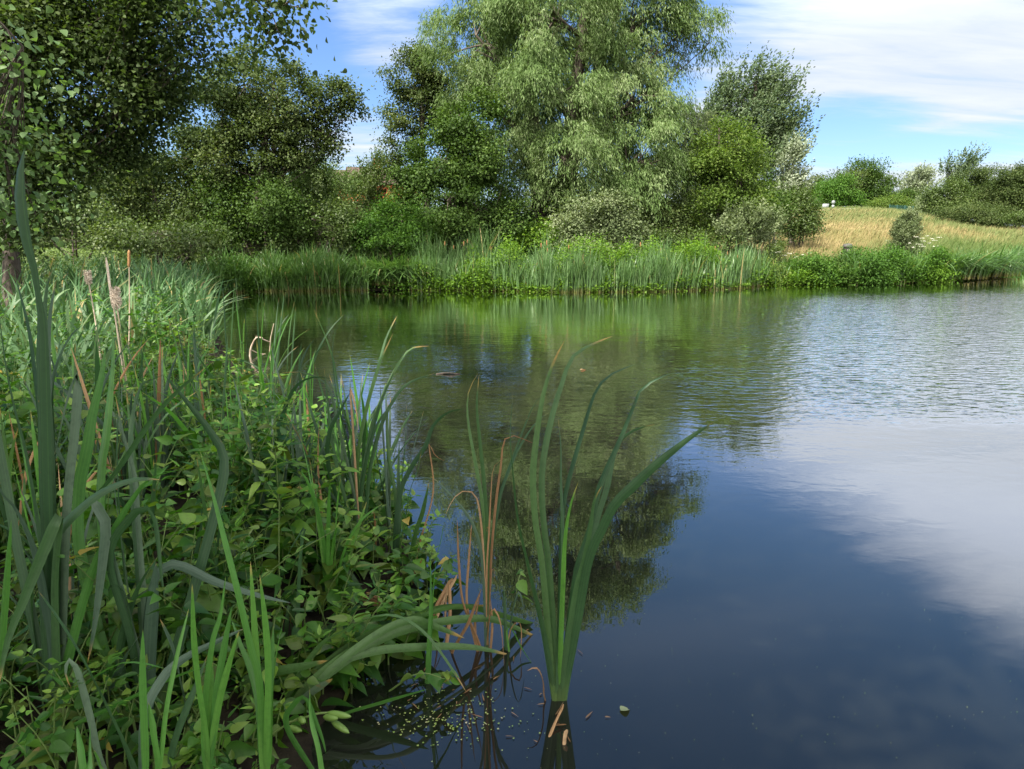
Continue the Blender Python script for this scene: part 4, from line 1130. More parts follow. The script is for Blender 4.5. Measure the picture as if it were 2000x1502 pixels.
plant('cattail_plant', 'leaning cattail at the outer edge of the herb bank', (gD[0], gD[1], -.05), [
    (R([(758, 781), (756, 843), (761, 905), (772, 971), (778, 1080)]), .2, .9),
    (R([(910, 798), (875, 806), (846, 832), (831, 872), (802, 916), (780, 971), (772, 1080)]), .1, 1.1),
    (R([(823, 880), (815, 920), (800, 960), (790, 1020), (778, 1080)]), -.1, .9),
    (R([(794, 788), (792, 854), (785, 930), (782, 1000), (778, 1080)]), .2, .8),
    (R([(780, 860), (778, 930), (780, 1010), (778, 1080)]), .1, .8),
    (R([(838, 940), (825, 1000), (812, 1040), (800, 1100), (790, 1150)]), -.2, 1.0),
    (R([(868, 900), (850, 890), (838, 870), (846, 960), (820, 1060), (800, 1150)]), .2, .35, 'dry', .3),
    (R([(825, 1090), (812, 1120), (800, 1150), (785, 1175)]), -.2, .6, 'dry', .4),
    (R([(832, 1110), (820, 1108), (815, 1130), (820, 1180)]), -.2, .6, 'dry', .5),
], wid=.030)
gF = G(836, 1335, 0)
plant('cattail_plant', 'single thin upright cattail shoot beside floating leaves', (gF[0], gF[1], -.1), [
    (R([(867, 1021), (860, 1060), (853, 1087), (845, 1157), (840, 1245), (835, 1325)]), .1, 1.0, 'shoot', .3),
    (R([(838, 1052), (842, 1122), (841, 1200), (836, 1325)]), .0, .9, 'shoot', .3)], wid=.026)
gF = G(990, 1270, 0)
plant('cattail_plant', 'small broken-topped shoot between the two open-water cattails', (gF[0], gF[1], -.06), [
    (R([(984, 1145), (986, 1190), (988, 1262)]), .05, .8, 'hero'),
    (R([(1025, 1205), (1018, 1165), (1010, 1160), (1000, 1200), (992, 1262)]), .02, .6, 'heroblue'),
    (R([(1016, 1290), (1018, 1230), (1010, 1215), (995, 1240)]), -.05, .4, 'dry', .5),
    (R([(1045, 1305), (1020, 1268), (1000, 1230), (990, 1235)]), -.1, .5, 'shoot')], wid=.022)
gQ = G(532, 1395, .02)
plant('cattail_plant', 'fallen cattail whose long leaves arch low over the water', (gQ[0], gQ[1], -.03), [
    (R([(960, 1183), (867, 1187), (797, 1210), (710, 1245), (615, 1315), (560, 1375)]), .55, 1.25),
    (R([(1084, 1231), (990, 1206), (915, 1187), (850, 1195), (720, 1250), (600, 1340)]), .7, 1.2),
    (R([(1056, 1248), (980, 1215), (934, 1208), (850, 1217), (762, 1241), (675, 1290), (590, 1360)]), .55, 1.25),
    (R([(1000, 1280), (920, 1264), (815, 1264), (727, 1273), (650, 1300), (575, 1365)]), .4, 1.1),
    (R([(911, 1352), (878, 1301), (832, 1241), (780, 1206), (727, 1206), (675, 1231), (622, 1266), (560, 1370)]), .1, 1.15),
    (R([(908, 1247), (850, 1224), (800, 1212), (720, 1250), (600, 1350)]), .3, 1.1),
    (R([(836, 1346), (745, 1374), (675, 1395), (605, 1427), (535, 1465)]), .0, 1.0, 'shoot', .3),
    (R([(640, 1290), (600, 1300), (540, 1312), (490, 1325), (480, 1345)]), -.1, 1.2),
    (R([(650, 1325), (600, 1360), (560, 1400)]), -.1, 1.0, 'heroblue'),
], mat='hero', wid=.036, twist=.5, tone=.95)

# the big plants at the photographer's feet
def land(x, y, dz=-.03): return (x, y, float(height(x, y)) + dz)
def foot(px, Y, dz=-.03):
    p = W(px, 1450, Y); return land(p[0], Y, dz)


plant('cattail_plant', 'huge dark cattail at the frame edge, its tallest leaf twisting above everything', foot(105, 1.85), [
    (R([(48, 288), (36, 350), (38, 410), (48, 470), (61, 510), (72, 570), (80, 630), (80, 690), (82, 770), (84, 860), (86, 950), (90, 1053), (100, 1250), (115, 1420)]), -.05, 1.9, None, .2, dict(face=.15, twist=(0, .2), taper=.10, prof=((0, .55, .70, .77, .80, .84, .92, 1), (.9, 1, .95, .5, .42, .6, 1, 1)))),
    (R([(-14, 560), (0, 636), (11, 716), (27, 796), (48, 880), (66, 986), (85, 1120), (110, 1350)]), .05, 1.2, None, .25),
    (R([(-30, 880), (0, 960), (32, 1000), (69, 1093), (95, 1250), (110, 1400)]), -.1, 1.4, 'heroblue', .2),
    (R([(102, 525), (90, 570), (87, 640), (90, 760), (100, 950), (108, 1350)]), .15, .9),
    (R([(110, 546), (98, 610), (93, 700), (98, 830), (105, 1000), (110, 1380)]), .2, .9, 'heroblue'),
    (R([(92, 944), (98, 915), (112, 870), (130, 790), (153, 730), (145, 850), (130, 1000), (118, 1350)]), .1, .95, 'heroblue', .8),
    (R([(160, 737), (152, 796), (141, 849), (133, 906), (122, 1013), (114, 1146), (110, 1380)]), .1, 1.15, None, .3),
    (R([(166, 631), (138, 655), (114, 700), (100, 760), (102, 900), (108, 1300)]), .2, 1.0, None, .2),
    (R([(30, 540), (55, 640), (70, 760), (84, 900), (100, 1200)]), .3, .8),
    (R([(405, 715), (346, 764), (293, 823), (232, 912), (192, 960), (133, 1013), (90, 1066), (60, 1140), (80, 1350)]), .25, 1.0, None, .55),
    (R([(314, 937), (266, 936), (213, 954), (165, 986), (106, 1048), (80, 1120), (90, 1350)]), -.1, 1.25, None, .45),
    (R([(365, 914), (293, 936), (256, 981), (229, 1026), (180, 1120), (130, 1300)]), .15, 1.0, 'shoot', .25),
    (R([(-5, 1350), (15, 1250), (45, 1175), (75, 1100), (100, 1040), (115, 1010), (105, 1150), (110, 1400)]), -.2, 1.1, None, .6),
    (R([(22, 1015), (16, 1080), (8, 1180), (0, 1300), (-10, 1480)]), -.25, 1.1, 'shoot', .3),
    (R([(-25, 700), (-4, 860), (20, 1000), (50, 1150), (100, 1380)]), .2, 1.1),
], mat='hero', wid=.034)
plant('cattail_plant', 'broad-leaved cattail with folded brown-tipped leaves in the herbs', foot(290, 1.95), [
    (R([(170, 1298), (180, 1250), (190, 1180), (202, 1080), (208, 1026), (197, 1005), (178, 968), (215, 1080), (270, 1300), (288, 1420)]), -.1, 1.1, 'heroblue', .6),
    (R([(323, 1182), (314, 1120), (308, 1060), (300, 1010), (287, 994), (261, 1005), (213, 1090), (255, 1250), (285, 1420)]), -.12, .9, None, .35),
    (R([(301, 1095), (270, 1150), (246, 1220), (235, 1300), (270, 1420)]), .0, 1.0, None, .5),
    (R([(305, 1098), (300, 1160), (294, 1250), (288, 1370), (282, 1440)]), -.02, 1.5, 'heroblue', .35),
    (R([(225, 770), (240, 850), (262, 930), (268, 1010), (282, 1200), (290, 1420)]), .2, .8, 'heroblue'),
    (R([(206, 676), (197, 743), (181, 809), (170, 880), (155, 960), (160, 1100), (240, 1400)]), .2, 1.3, 'shoot', .2),
    (R([(220, 636), (220, 703), (213, 783), (205, 860), (197, 920), (200, 1050), (250, 1400)]), .3, 1.2, 'shoot', .25),
    (R([(241, 663), (234, 716), (232, 780), (228, 900), (240, 1100), (270, 1400)]), .4, .9, None, .4),
    (R([(319, 730), (373, 796), (413, 849), (437, 901), (420, 1000), (350, 1250), (300, 1420)]), .3, 1.3, None, .15),
    (R([(212, 880), (222, 940), (226, 980), (240, 1080), (275, 1350)]), .1, .7, 'heroblue', .8),
    (R([(570, 1178), (495, 1160), (420, 1136), (330, 1103), (290, 1180), (285, 1400)]), .1, 1.15, 'heroblue', .2),
    (R([(325, 730), (300, 740), (274, 756), (255, 850), (262, 1000), (285, 1350)]), .5, .8, None, .3),
    (R([(273, 1241), (250, 1275), (234, 1310), (204, 1370), (190, 1440)]), -.15, 1.3, 'heroblue', .4),
    (R([(312, 1208), (336, 1265), (354, 1340), (372, 1430), (382, 1502)]), -.2, 1.2, 'heroblue', .6),
    (R([(180, 1190), (205, 1165), (226, 1140), (250, 1190), (280, 1380)]), -.05, .8),
], mat='hero', wid=.034)
plant('cattail_plant', 'long diagonal leaves crossing low in front of the herbs', foot(262, 1.62), [
    (R([(75, 1154), (120, 1220), (165, 1295), (210, 1385), (262, 1510)]), .1, 1.25, None, .45),
    (R([(480, 1316), (435, 1298), (360, 1316), (270, 1358), (195, 1394), (90, 1445), (12, 1500)]), .15, .9, 'shoot', .25),
    (R([(327, 1307), (270, 1295), (222, 1301), (150, 1349), (90, 1400), (51, 1469)]), .1, .9, 'shoot', .35),
    (R([(480, 1226), (420, 1255), (360, 1286), (315, 1328), (280, 1420)]), .2, 1.1, 'heroblue', .4),
    (R([(405, 1280), (375, 1355), (345, 1430), (327, 1500)]), .05, 1.2, None, .5),
    (R([(140, 1345), (128, 1320), (132, 1290), (150, 1310), (175, 1400), (200, 1500)]), .0, .9, 'heroblue', .8)], wid=.030, twist=.5)
SH = [
    ('pale green shoot pair rising at the bottom beside crossing leaves', 285, 1.55, [[(279, 1229), (279, 1340), (284, 1505)], [(290, 1372), (300, 1440), (308, 1505)], [(369, 1187), (345, 1280), (324, 1385), (309, 1505)]]),
    ('fan of fresh pale green shoots at the bottom of the bank', 402, 1.6, [[(375, 1139), (378, 1250), (387, 1340), (400, 1430), (405, 1505)], [(453, 1184), (435, 1280), (420, 1370), (411, 1505)], [(468, 1229), (444, 1310), (425, 1390), (408, 1505)], [(414, 1285), (412, 1360), (408, 1505)], [(441, 1124), (429, 1205), (414, 1256), (400, 1380), (404, 1505)]]),
    ('tight upright sheaf of green shoots at the edge of dark water', 514, 1.7, [[(389, 875), (415, 960), (439, 1053), (466, 1160), (492, 1274), (507, 1335), (512, 1505)], [(489, 1095), (495, 1190), (501, 1280), (510, 1385), (514, 1505)], [(507, 1121), (519, 1220), (524, 1320), (518, 1505)], [(556, 1203), (542, 1262), (531, 1332), (521, 1505)], [(605, 1343), (608, 1402), (621, 1455), (628, 1500), (624, 1515)], [(452, 1210), (470, 1260), (490, 1310), (505, 1380), (514, 1505)], [(534, 1225), (530, 1300), (524, 1380), (520, 1505)]]),
    ('narrow young shoots poking up at the lower frame edge', 165, 1.5, [[(150, 1418), (158, 1460), (166, 1510)], [(176, 1410), (174, 1460), (172, 1510)], [(184, 1465), (192, 1490), (200, 1512)], [(419, 1480), (418, 1495), (418, 1510)]]),
    ('lone bright leaf standing upright among dark nettle-like herbs', 385, 2.25, [[(394, 989), (391, 1040), (378, 1106), (372, 1200), (380, 1330)], [(434, 950), (405, 1040), (385, 1130), (378, 1300)]]),
    ('floppy shoot leaf hanging over the iris pods', 600, 1.9, [[(637, 1472), (628, 1440), (612, 1400), (596, 1364), (575, 1375), (560, 1420)]]),
    ('folded reddish-edged cattail stub above the herb bank', 575, 2.5, [[(548, 1150), (560, 1090), (585, 1045), (598, 1028), (590, 1060), (584, 1140), (580, 1250)], [(565, 1200), (575, 1260), (590, 1300), (592, 1290), (580, 1240), (566, 1180), (555, 1290)]]),
]
for lab, px, Y, ls in SH:
    p = W(px, 1470, Y); z = float(height(p[0], Y)); b = W(px, 1505, Y) if Y < 1.8 else np.array((p[0], Y, z))
    b = np.array((b[0], Y, max(min(b[2], .3), z) if Y < 1.8 else z - .02))
    plant('cattail_shoot', lab, b, [(R(q), rng.uniform(-.05, .12), 1.0 if Y < 2 else .9) for q in ls], 'shoot' if Y < 2 else 'hero', .024, twist=.5, cat='reed shoot')

# tall thin cattails of the middle distance, standing in the water by the left bank
for lab, px, py, ls in [
    ('two tall thin cattail leaves, the right one with a bent tip, at the dark water', 505, 850, [[(479, 598), (481, 678), (485, 751), (490, 814)], [(518, 565), (503, 605), (507, 696), (507, 806)], [(538, 630), (530, 715), (523, 806)]]),
    ('thin cattail with a leaf bowed over to the left and right', 560, 870, [[(450, 696), (498, 715), (523, 740), (538, 781), (556, 843)], [(589, 667), (585, 715), (587, 825)], [(547, 733), (567, 777), (585, 836)]]),
]:
    g = G(px, py + 20, .05)
    plant('cattail_plant', lab, (g[0], g[1], .0), [(R(q), rng.uniform(-.1, .1), .7) for q in ls], 'hero', .030)
g = G(625, 1075, .1)
plant('cattail_plant', 'bent-down cattail with a dry rusty leaf over the herbs', (g[0], g[1], .1), [
    (R([(529, 797), (556, 806), (578, 843), (600, 887), (612, 940), (625, 1050)]), .1, .55, 'dry', .45),
    (R([(487, 905), (560, 905), (604, 920), (640, 960), (670, 997), (699, 1045), (690, 1070)]), -.15, 1.1, 'heroblue', .5),
    (R([(545, 960), (580, 1000), (620, 1050), (660, 1090), (690, 1110)]), -.15, 1.0, None, .6)], wid=.030)

# ------------------------------------------------------------------ left bank: the reed bed behind and the herbs in front
def bank_reeds():
    a = Acc(); b2 = Acc()
    Y = np.concatenate((rng.uniform(5.0, 20, 6500), rng.uniform(4.0, 9, 1500)))
    sx = np.array([p[1] for p in SHORE]); sxx = np.array([p[0] for p in SHORE])
    o = np.argsort(sx[:10]); shx = np.interp(Y, sx[:10][o], sxx[:10][o])
    X_ = shx - rng.exponential(1.0, len(Y)) * (.5 + Y * .12) - .1
    keep = (X_ > -.78 * Y - .8) & ((X_ < shx - .9 - .6 * (Y < 7.5)) | (Y > 9.5))
    X_, Y = X_[keep], Y[keep]; n = len(Y)
    z = np.maximum(height(X_, Y), -.1)
    cl = wob(X_, Y, 1.4, 1) + rng.normal(0, .6, n)
    k = cl > -.35; X_, Y, z = X_[k], Y[k], z[k]; n = len(Y)
    H = rng.uniform(.5, 1.3, n) * (.72 + .16 * sm(Y, 6, 12))
    tone = np.clip(rng.normal(.5, .24, n), 0, 1)
    blades(a, np.column_stack((X_, Y, z)), H, rng.normal(.6, 1.7, n), np.abs(rng.normal(.30, .22, n)), np.abs(rng.normal(.14, .22, n)), rng.uniform(.018, .042, n), tone, 8, rng.uniform(-.5, .5, n), .8)
    tag(a.build('reed_bed', MAT['bankreed']), 'dense cattail and reed bed covering the left bank', 'reeds', kind='stuff')


bank_reeds()


def herbs(name, label, n, region, hh, lmat, seed_y, leaf=(.045, .085), per=7, dense=1.0, tmpl=OVATE, kind='stuff'):
    """Upright leafy stems: opposite pairs of drooping pointed leaves, smaller towards the top."""
    a, st = Acc(), Acc()
    X_, Y = region(n)
    s = pond_dist(X_, Y); z = np.maximum(height(X_, Y), .0)
    H = hh(X_, Y, s) * rng.uniform(.6, 1.3, len(X_))
    for x, y, zz, h, si in zip(X_, Y, z, H, s):
        if h < .08: continue
        lean = np.array((rng.normal(.04, .12) + .25 * max(0, .25 - si), rng.normal(-.03, .12), 0)) * 1.2
        b = np.array((x, y, zz))
        t = np.linspace(0, 1, 6)[:, None]
        q = b + np.array((0, 0, h)) * t + lean * h * t * t * 1.6
        tube(st, q, np.linspace(.0035, .0015, 6), 4)
        m = max(3, int(per * h / .4))
        tt = np.linspace(.12, 1.0, m) ** .85
        tone = np.clip(rng.normal(.38, .2), 0, 1); wr = rng.choice((.36, .5, .8, .95), p=(.2, .2, .3, .3)) * rng.uniform(.9, 1.12)
        a0 = rng.uniform(0, 6.28); big = rng.choice((.7, 1.0, 1.35))
        for i, u in enumerate(tt):
            c = b + np.array((0, 0, h)) * u + lean * h * u * u * 1.6
            an = a0 + i * 1.57
            sz = big * rng.uniform(*leaf) * (1.15 - .65 * u ** 2)
            up = .25 + .75 * u ** 2
            k = 2 if u < .97 else 4
            aa = an + np.arange(k) * (6.283 / k) + rng.normal(0, .25, k)
            d = np.column_stack((np.cos(aa), np.sin(aa), np.full(k, up - .62) + rng.normal(0, .32, k)))
            N = np.column_stack((-np.cos(aa) * (up - .2), -np.sin(aa) * (up - .2), np.full(k, .9))) + rng.normal(0, .42, (k, 3))
            off = np.column_stack((np.cos(aa), np.sin(aa), np.full(k, .2))) * .012
            scatter(a, c + off, d, N, sz * rng.uniform(.8, 1.2, k), sz * wr, tmpl, np.clip(tone + rng.normal(0, .12, k) + .22 * (u > .9), 0, .9) + .5 * (rng.random() < .005))
    root = a.build(name, MAT[lmat]); tag(root, label, 'plants', kind=kind)
    st.build('stems', MAT['stem'], root)


def shore_x(Y):
    P = sorted(SHORE[:10] + [np.array((-.62, 1.75))], key=lambda p: p[1])
    return np.interp(Y, [p[1] for p in P], [p[0] for p in P])


def near_region(y0, y1, inland, over=.1):
    def f(n):
        Y = rng.uniform(y0, y1, n * 3); X_ = shore_x(Y) + over - rng.random(n * 3) ** 1.1 * inland
        k = (X_ > -.82 * Y - .35)
        return X_[k][:n], Y[k][:n]
    return f


def thin(x, y):
    k = (shore_x(y) - x < .9) | (wob(x, y, 2.6, 4) > -.05)
    return x[k], y[k]


herbs('herb_thicket', 'thicket of green nettle-like herbs covering the near left bank', 640, lambda n: thin(*near_region(2.05, 4.6, 2.4, .16)(n)), lambda x, y, s: (.20 + .30 * sm(s, -.1, .6)) * (1 + .38 * wob(x, y, 3.2)), 'nettle', 0, (.06, .11))
herbs('herb_thicket', 'sunlit light green herbs between the thicket and the reed bed', 430, near_region(4.4, 8.2, 3.2, .0), lambda x, y, s: (.24 + .28 * sm(s, -.1, .8)) * (1 + .35 * wob(x, y, 2.3)), 'nettle', 0, (.055, .105), 6)
herbs('herb_thicket', 'shaded low herbs at the foot of the big cattails', 210, near_region(1.6, 2.4, 1.3, -.05), lambda x, y, s: .10 + .17 * sm(s, .05, .5), 'nettle', 0, (.05, .08))

# more cattails among the herbs, each a plant with its own leaves
for i in range(46):
    for _ in range(40):
        y = rng.uniform(1.9, 4.6); x = shore_x(y) - rng.uniform(.12, 1.9)
        if i >= 40: y = rng.uniform(3.2, 4.3); x = shore_x(y) - rng.uniform(-.05, .3)
        if x > -.75 * y: break
    b = np.array(land(x, y))
    root = empty('cattail_plant', b, 'slim green cattail growing up through the near bank herbs', 'cattail', 'cattails scattered among the near herbs')
    for k in range(int(rng.integers(6, 11))):
        h = rng.uniform(.5, 1.0) * (.85 + .12 * (y > 3)); an = rng.uniform(0, 6.28); ln = abs(rng.normal(.16, .12)); dr = max(0, rng.normal(.04, .12))
        t = np.linspace(0, 1, 7)
        P = b + np.stack((np.cos(an) * h * (ln * t + dr * t ** 3), np.sin(an) * h * (ln * t + dr * t ** 3), h * (t - dr * .8 * t ** 3)), 1) + np.array((math.cos(k * 2.4), math.sin(k * 2.4), 0)) * .012
        dry = rng.random() < .06
        a = Acc(); ribbon(a, P, rng.uniform(.012, .021), rng.normal(0, .7), (0, rng.normal(0, .9)), rnd=float(np.clip(rng.normal(.5, .22), 0, 1)), n=18, fold=.3 if dry else .2)
        a.build('dry_leaf' if dry else 'leaf', MAT['dry' if dry else ('hero', 'heroblue', 'shoot')[i % 3]], root)

for i in range(12):
    y = rng.uniform(4.6, 9.5); x = shore_x(y) + rng.uniform(-.25, .35)
    b = np.array((x, y, max(float(height(x, y)), -.1)))
    root = empty('cattail_plant', b, 'thin few-leaved cattail standing at the dark water along the left bank', 'cattail', 'thin cattails standing in the shallows')
    for k in range(int(rng.integers(2, 5))):
        h = rng.uniform(.6, 1.15); an = rng.uniform(-.8, .8); ln = rng.normal(.1, .12); dr = max(0, rng.normal(.05, .15)); t = np.linspace(0, 1, 8)
        P = b + np.stack((np.cos(an) * h * (ln * t + dr * t ** 3), np.sin(an) * h * (ln * t + dr * t ** 3), h * (t - dr * .8 * t ** 3)), 1)
        a = Acc(); ribbon(a, P, rng.uniform(.012, .02), rng.normal(0, .7), (0, rng.normal(0, .9)), rnd=float(np.clip(rng.normal(.5, .22), 0, 1)), n=18)
        a.build('leaf', MAT[('hero', 'heroblue', 'shoot')[i % 3]], root)

# bittersweet sprays reaching out over the water, each a plant of its own
for i, (lab, px, py, tip, n) in enumerate([
    ('bittersweet spray with drooping leaves low over the dark water', 640, 1330, (720, 1300), 9),
    ('bittersweet spray trailing grey-green leaves beside the fallen cattail', 700, 1300, (790, 1270), 10),
    ('bittersweet runner whose leaves float near the thin upright shoot', 760, 1350, (880, 1330), 9),
    ('leafy spray lifting beside the dry stalks in the water', 850, 1140, (885, 1095), 6),
    ('leafy shoot at the outer edge of the herb bank beside the leaning cattail', 775, 1130, (800, 990), 10),
    ('pale leafy shoot climbing through the cattail clump', 715, 1050, (735, 900), 12),
    ('small leafy shoot at the tip of the bank above the dry stalks', 690, 1010, (755, 870), 9),
    ('green sprig standing by the tall thin leaves', 600, 840, (605, 715), 7),
    ('broad floating leaves at the end of a trailing stem', 860, 1345, (885, 1325), 5),
    ('weed shoot beside the open-water cattail foot', 1005, 1185, (1022, 1115), 5)]):
    g = G(px, py, .03); e = W(*tip, g[1] + rng.uniform(-.1, .15))
    root = empty('bittersweet_spray', g, lab, 'herb')
    q = spline([g, (g + e) / 2 + np.array((0, 0, .05)), e], 12)
    a = Acc(); tube(a, q, np.linspace(.0035, .0015, 12), 5); a.build('stem', MAT['stem'], root)
    a = Acc()
    u = np.linspace(.25, 1, n)
    p = np.stack([np.interp(u, np.linspace(0, 1, 12), q[:, j]) for j in range(3)], 1)
    an = np.arange(n) * 2.4 + rng.normal(0, .4, n)
    d = np.column_stack((np.cos(an), np.sin(an) * .8, rng.normal(-.25, .25, n)))
    N = np.column_stack((rng.normal(0, .3, n), rng.normal(-.15, .3, n), np.ones(n)))
    p[:, 2] = np.maximum(p[:, 2], .02)
    sz = rng.uniform(.045, .085, n) * (1.1 - .4 * u)
    d[:, 2] = np.maximum(d[:, 2], (.012 - p[:, 2]) / sz)
    scatter(a, p, d, N, sz, sz * 1.1, OVATE, np.clip(rng.normal(.5, .2, n), 0, 1))
    a.build('leaves', MAT['nettle'], root)

# dead bulrush stalks with burst heads in the reed bed, a brown spike
def bulrush(lab, foot_px, top_px, Y, head=None, fluff=False):
    t = W(*top_px, Y); f = W(*foot_px, Y); z = float(height(f[0], Y)); b = np.array((f[0], Y, max(z, 0)))
    root = empty('bulrush', b, lab, 'bulrush')
    a = Acc(); tube(a, spline([b, (b + t) / 2 + np.array((.01, 0, 0)), t], 10), np.linspace(.008, .004, 10), 6); a.build('stalk', MAT['drywood'], root)
    if head is not None:
        a = Acc(); d = unit(t - b); L = head
        q = np.array([t - d * L * (1 - k) for k in np.linspace(0, 1, 12)])
        r = .022 if fluff else .012
        if fluff is None: r = .0075
        rr = r * np.array((.3, .8, 1, 1.1, .9, 1.05, 1, .85, .95, .8, .6, .15)) if fluff else r * np.array((.4, 1, 1, 1, 1, 1, 1, 1, 1, 1, .9, .2))
        tube(a, q, rr, 10)
        if fluff:
            n = 500; k = rng.random(n); c = t - d * L * (1 - k)[:, None]
            o = unit(rng.normal(size=(n, 3))); scatter(a, c + o * r * .7, o + (.4, 0, -.5), rng.normal(size=(n, 3)), .022, .006, DIAMOND, rng.random(n))
        a.build('seed_head' if fluff or fluff is None else 'spike', MAT['fluff' if fluff or fluff is None else 'spike'], root)


bulrush('dead bulrush stalk, tallest of the pair, stripped bare with woolly remnants', (238, 700), (207, 503), 4.6, .32, None)
bulrush('dead bulrush with a burst fluffy pale seed head', (240, 700), (224, 565), 4.55, .10, True)
bulrush('slim bulrush with an orange-brown spike in the reed bed', (238, 640), (252, 488), 6.8, .16, False)
bulrush('tilted bulrush with a ragged brown tuft over the reeds', (190, 640), (170, 530), 6.2, .09, True)

# ------------------------------------------------------------------ in and on the water
def twig(name, lab, paths, r, mat='drywood', cat='branch'):
    base = paths[0][0]
    root = empty(name, base, lab, cat)
    a = Acc()
    for P in paths: tube(a, spline(P, 10), np.linspace(r, r * .5, 10), 6); r *= .8
    a.build('twigs', MAT[mat], root)


g = G(490, 695, 0); Yt = g[1]
w_ = lambda x, y, d=0: W(x, y, Yt + d)
twig('dead_branch', 'pale forked dead twigs sticking out of the water', [
    [w_(488, 700), w_(490, 680), w_(500, 660), w_(513, 660)], [w_(500, 657), w_(512, 662, .1), w_(527, 668, .2)], [w_(527, 690, .2), w_(528, 665, .2), w_(532, 645, .2), w_(535, 632, .2)], [w_(488, 682), w_(505, 690, .1), w_(525, 692, .2)]], .016)
g = G(875, 731, 0)
twig('floating_twig', 'dark wet twig floating in the middle of the pond', [[g + (-.14, 0, .0), g + (-.02, .02, .012), g + (.14, 0, .003)], [g + (-.05, 0, .01), g + (.03, -.02, .02), g + (.1, -.04, .006)]], .012, 'bark')


def stalks(lab, L, wid=.02):
    base = G(*L[0][0], .02)
    root = empty('dry_stalks', base, lab, 'dead stalks')
    for p0, p1, z0, z1 in L:
        A, B = G(*p0, z0), G(*p1, z1)
        a = Acc(); ribbon(a, [A, (A + B) / 2 + rng.normal(0, .004, 3), B], wid * rng.uniform(.7, 1.2), rng.normal(0, .8), (0, .5), fold=.6, rnd=float(rng.uniform(.25, .8)), n=10, taper=.08, base=.9, bluntness=.4)
        a.build('dry_leaf', MAT['dry'], root)


stalks('bundle of bleached dry cattail stalks lying out from the bank', [((785, 1200), (695, 1160), .02, .09), ((780, 1196), (715, 1158), .03, .10), ((788, 1204), (700, 1166), .01, .075), ((775, 1192), (730, 1163), .03, .11)])
stalks('pale broken dry stalks slanting out of the water by the thin shoot', [((850, 1210), (892, 1122), .0, .12), ((868, 1205), (875, 1138), .0, .12), ((845, 1205), (885, 1130), .0, .10), ((872, 1260), (876, 1140), .0, .16)], .022)
stalks('dry curled leaf stub lying at the surface below the tall cattail', [((1072, 1440), (1100, 1375), .0, .05), ((1105, 1470), (1108, 1425), -.02, .04)], .013)

# yellow iris pods at the waterline
M_POD = leaf_mat('iris_pod', [(0, (.08, .16, .03)), (1, (.15, .24, .05))], .15, .4, .4)
for lab, x0, y0, d in [
    ('pair of green iris pods lower down beside the floppy leaf', 560, 1430, [(585, 1402, 595, 1412), (560, 1420, 590, 1428)]),
    ('plump green iris pods hanging above the dark water', 630, 1395, [(640, 1392, 686, 1400), (632, 1400, 660, 1404), (648, 1408, 682, 1432)])]:
    Yp = 1.95
    b = W(x0 - 30, y0 + 5, Yp)
    root = empty('iris_pods', b, lab, 'seed pods')
    a = Acc(); e = W(d[0][0], d[0][1], Yp); tube(a, spline([b + (-.06, 0, -.02), b, (b + e) / 2 + np.array((0, 0, .004)), e], 8), .0035, 6); a.build('stalk', MAT['stem'], root)
    for x1, y1, x2, y2 in d:
        A, B = W(x1, y1, Yp), W(x2, y2, Yp - .03)
        a = Acc(); q = np.array([A + (B - A) * k for k in np.linspace(0, 1, 9)])
        tube(a, q, .0105 * np.array((.3, .75, .95, 1, 1, .95, .85, .6, .12)), 9)
        a.build('pod', M_POD, root, smooth=True)

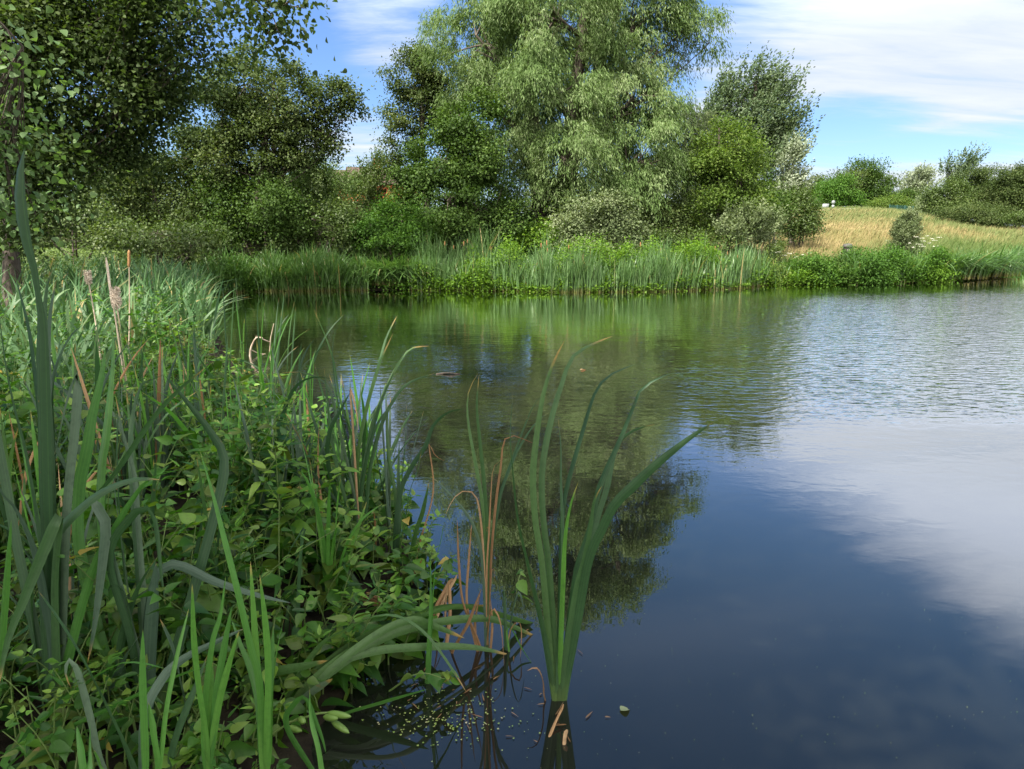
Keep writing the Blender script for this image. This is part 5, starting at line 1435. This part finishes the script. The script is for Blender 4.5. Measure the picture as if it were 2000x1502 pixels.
# duckweed and flecks, a floating leaf
def flecks():
    a = Acc()
    n = 300
    px = rng.normal(880, 62, n); py = rng.normal(1400, 26, n)
    P = np.array([G(x, y, .004) for x, y in zip(px, py)])
    t = wob(P[:, 0] * 8, P[:, 1] * 8, 1) + rng.normal(0, .3, n) > -.1
    P = P[t]
    n2 = 170
    Q = np.array([G(x, y, .004) for x, y in zip(rng.uniform(850, 2000, n2), rng.uniform(1150, 1502, n2))])
    s = np.concatenate((rng.uniform(.004, .008, len(P)), rng.uniform(.0015, .0035, n2)))
    P = np.vstack((P, Q)); n = len(P)
    an = rng.uniform(0, 6.28, n)
    scatter(a, P, np.column_stack((np.cos(an), np.sin(an), np.zeros(n))), np.tile((0, 0, 1.), (n, 1)), s, s * 1.3, DIAMOND, rng.random(n))
    m = leaf_mat('duckweed', [(0, (.12, .2, .04)), (.7, (.22, .27, .08)), (1, (.3, .28, .18))], .1, .5, .3)
    tag(a.build('duckweed', m), 'specks of duckweed floating round the cattail feet', 'duckweed', kind='stuff')


flecks()


def litter():
    a = Acc(); n = 34
    q = [(rng.normal(900, 90), rng.normal(1360, 55)) for _ in range(n)] + [(rng.uniform(1040, 1200), rng.uniform(1370, 1480)) for _ in range(5)]
    P = np.array([G(x, y, .005) for x, y in q]); n = len(P)
    k = pond_dist(P[:, 0], P[:, 1]) < 0; P = P[k]; n = len(P)
    an = rng.uniform(0, 6.28, n); L = rng.uniform(.01, .055, n)
    scatter(a, P, np.column_stack((np.cos(an), np.sin(an), rng.uniform(-.02, .04, n))), np.column_stack((rng.normal(0, .15, (n, 2)), np.ones(n))), L, rng.uniform(.004, .009, n), OVATE, rng.random(n) * .25)
    tag(a.build('leaf_litter', MAT['dry']), 'brown shreds of dead leaf afloat among the cattail feet', 'debris', kind='stuff')


litter()
g = G(1222, 1384, .006)
a = Acc(); scatter(a, g[None] + (-.018, -.01, 0), np.array([(.9, .5, 0)]), np.array([(0, .1, 1.)]), .045, .05, OVATE, np.array([.9]))
tag(a.build('floating_leaf', MAT['grey'], loc=g), 'single pale green leaf floating on the open dark water', 'leaf')
g = G(1133, 722, .006)
a = Acc(); scatter(a, g[None], np.array([(1., .2, 0)]), np.array([(0, .1, 1.)]), .10, .08, OVATE, np.array([.9]))
tag(a.build('floating_leaf', MAT['dry'], loc=g), 'tiny pale dry leaf floating near the middle of the pond', 'leaf')
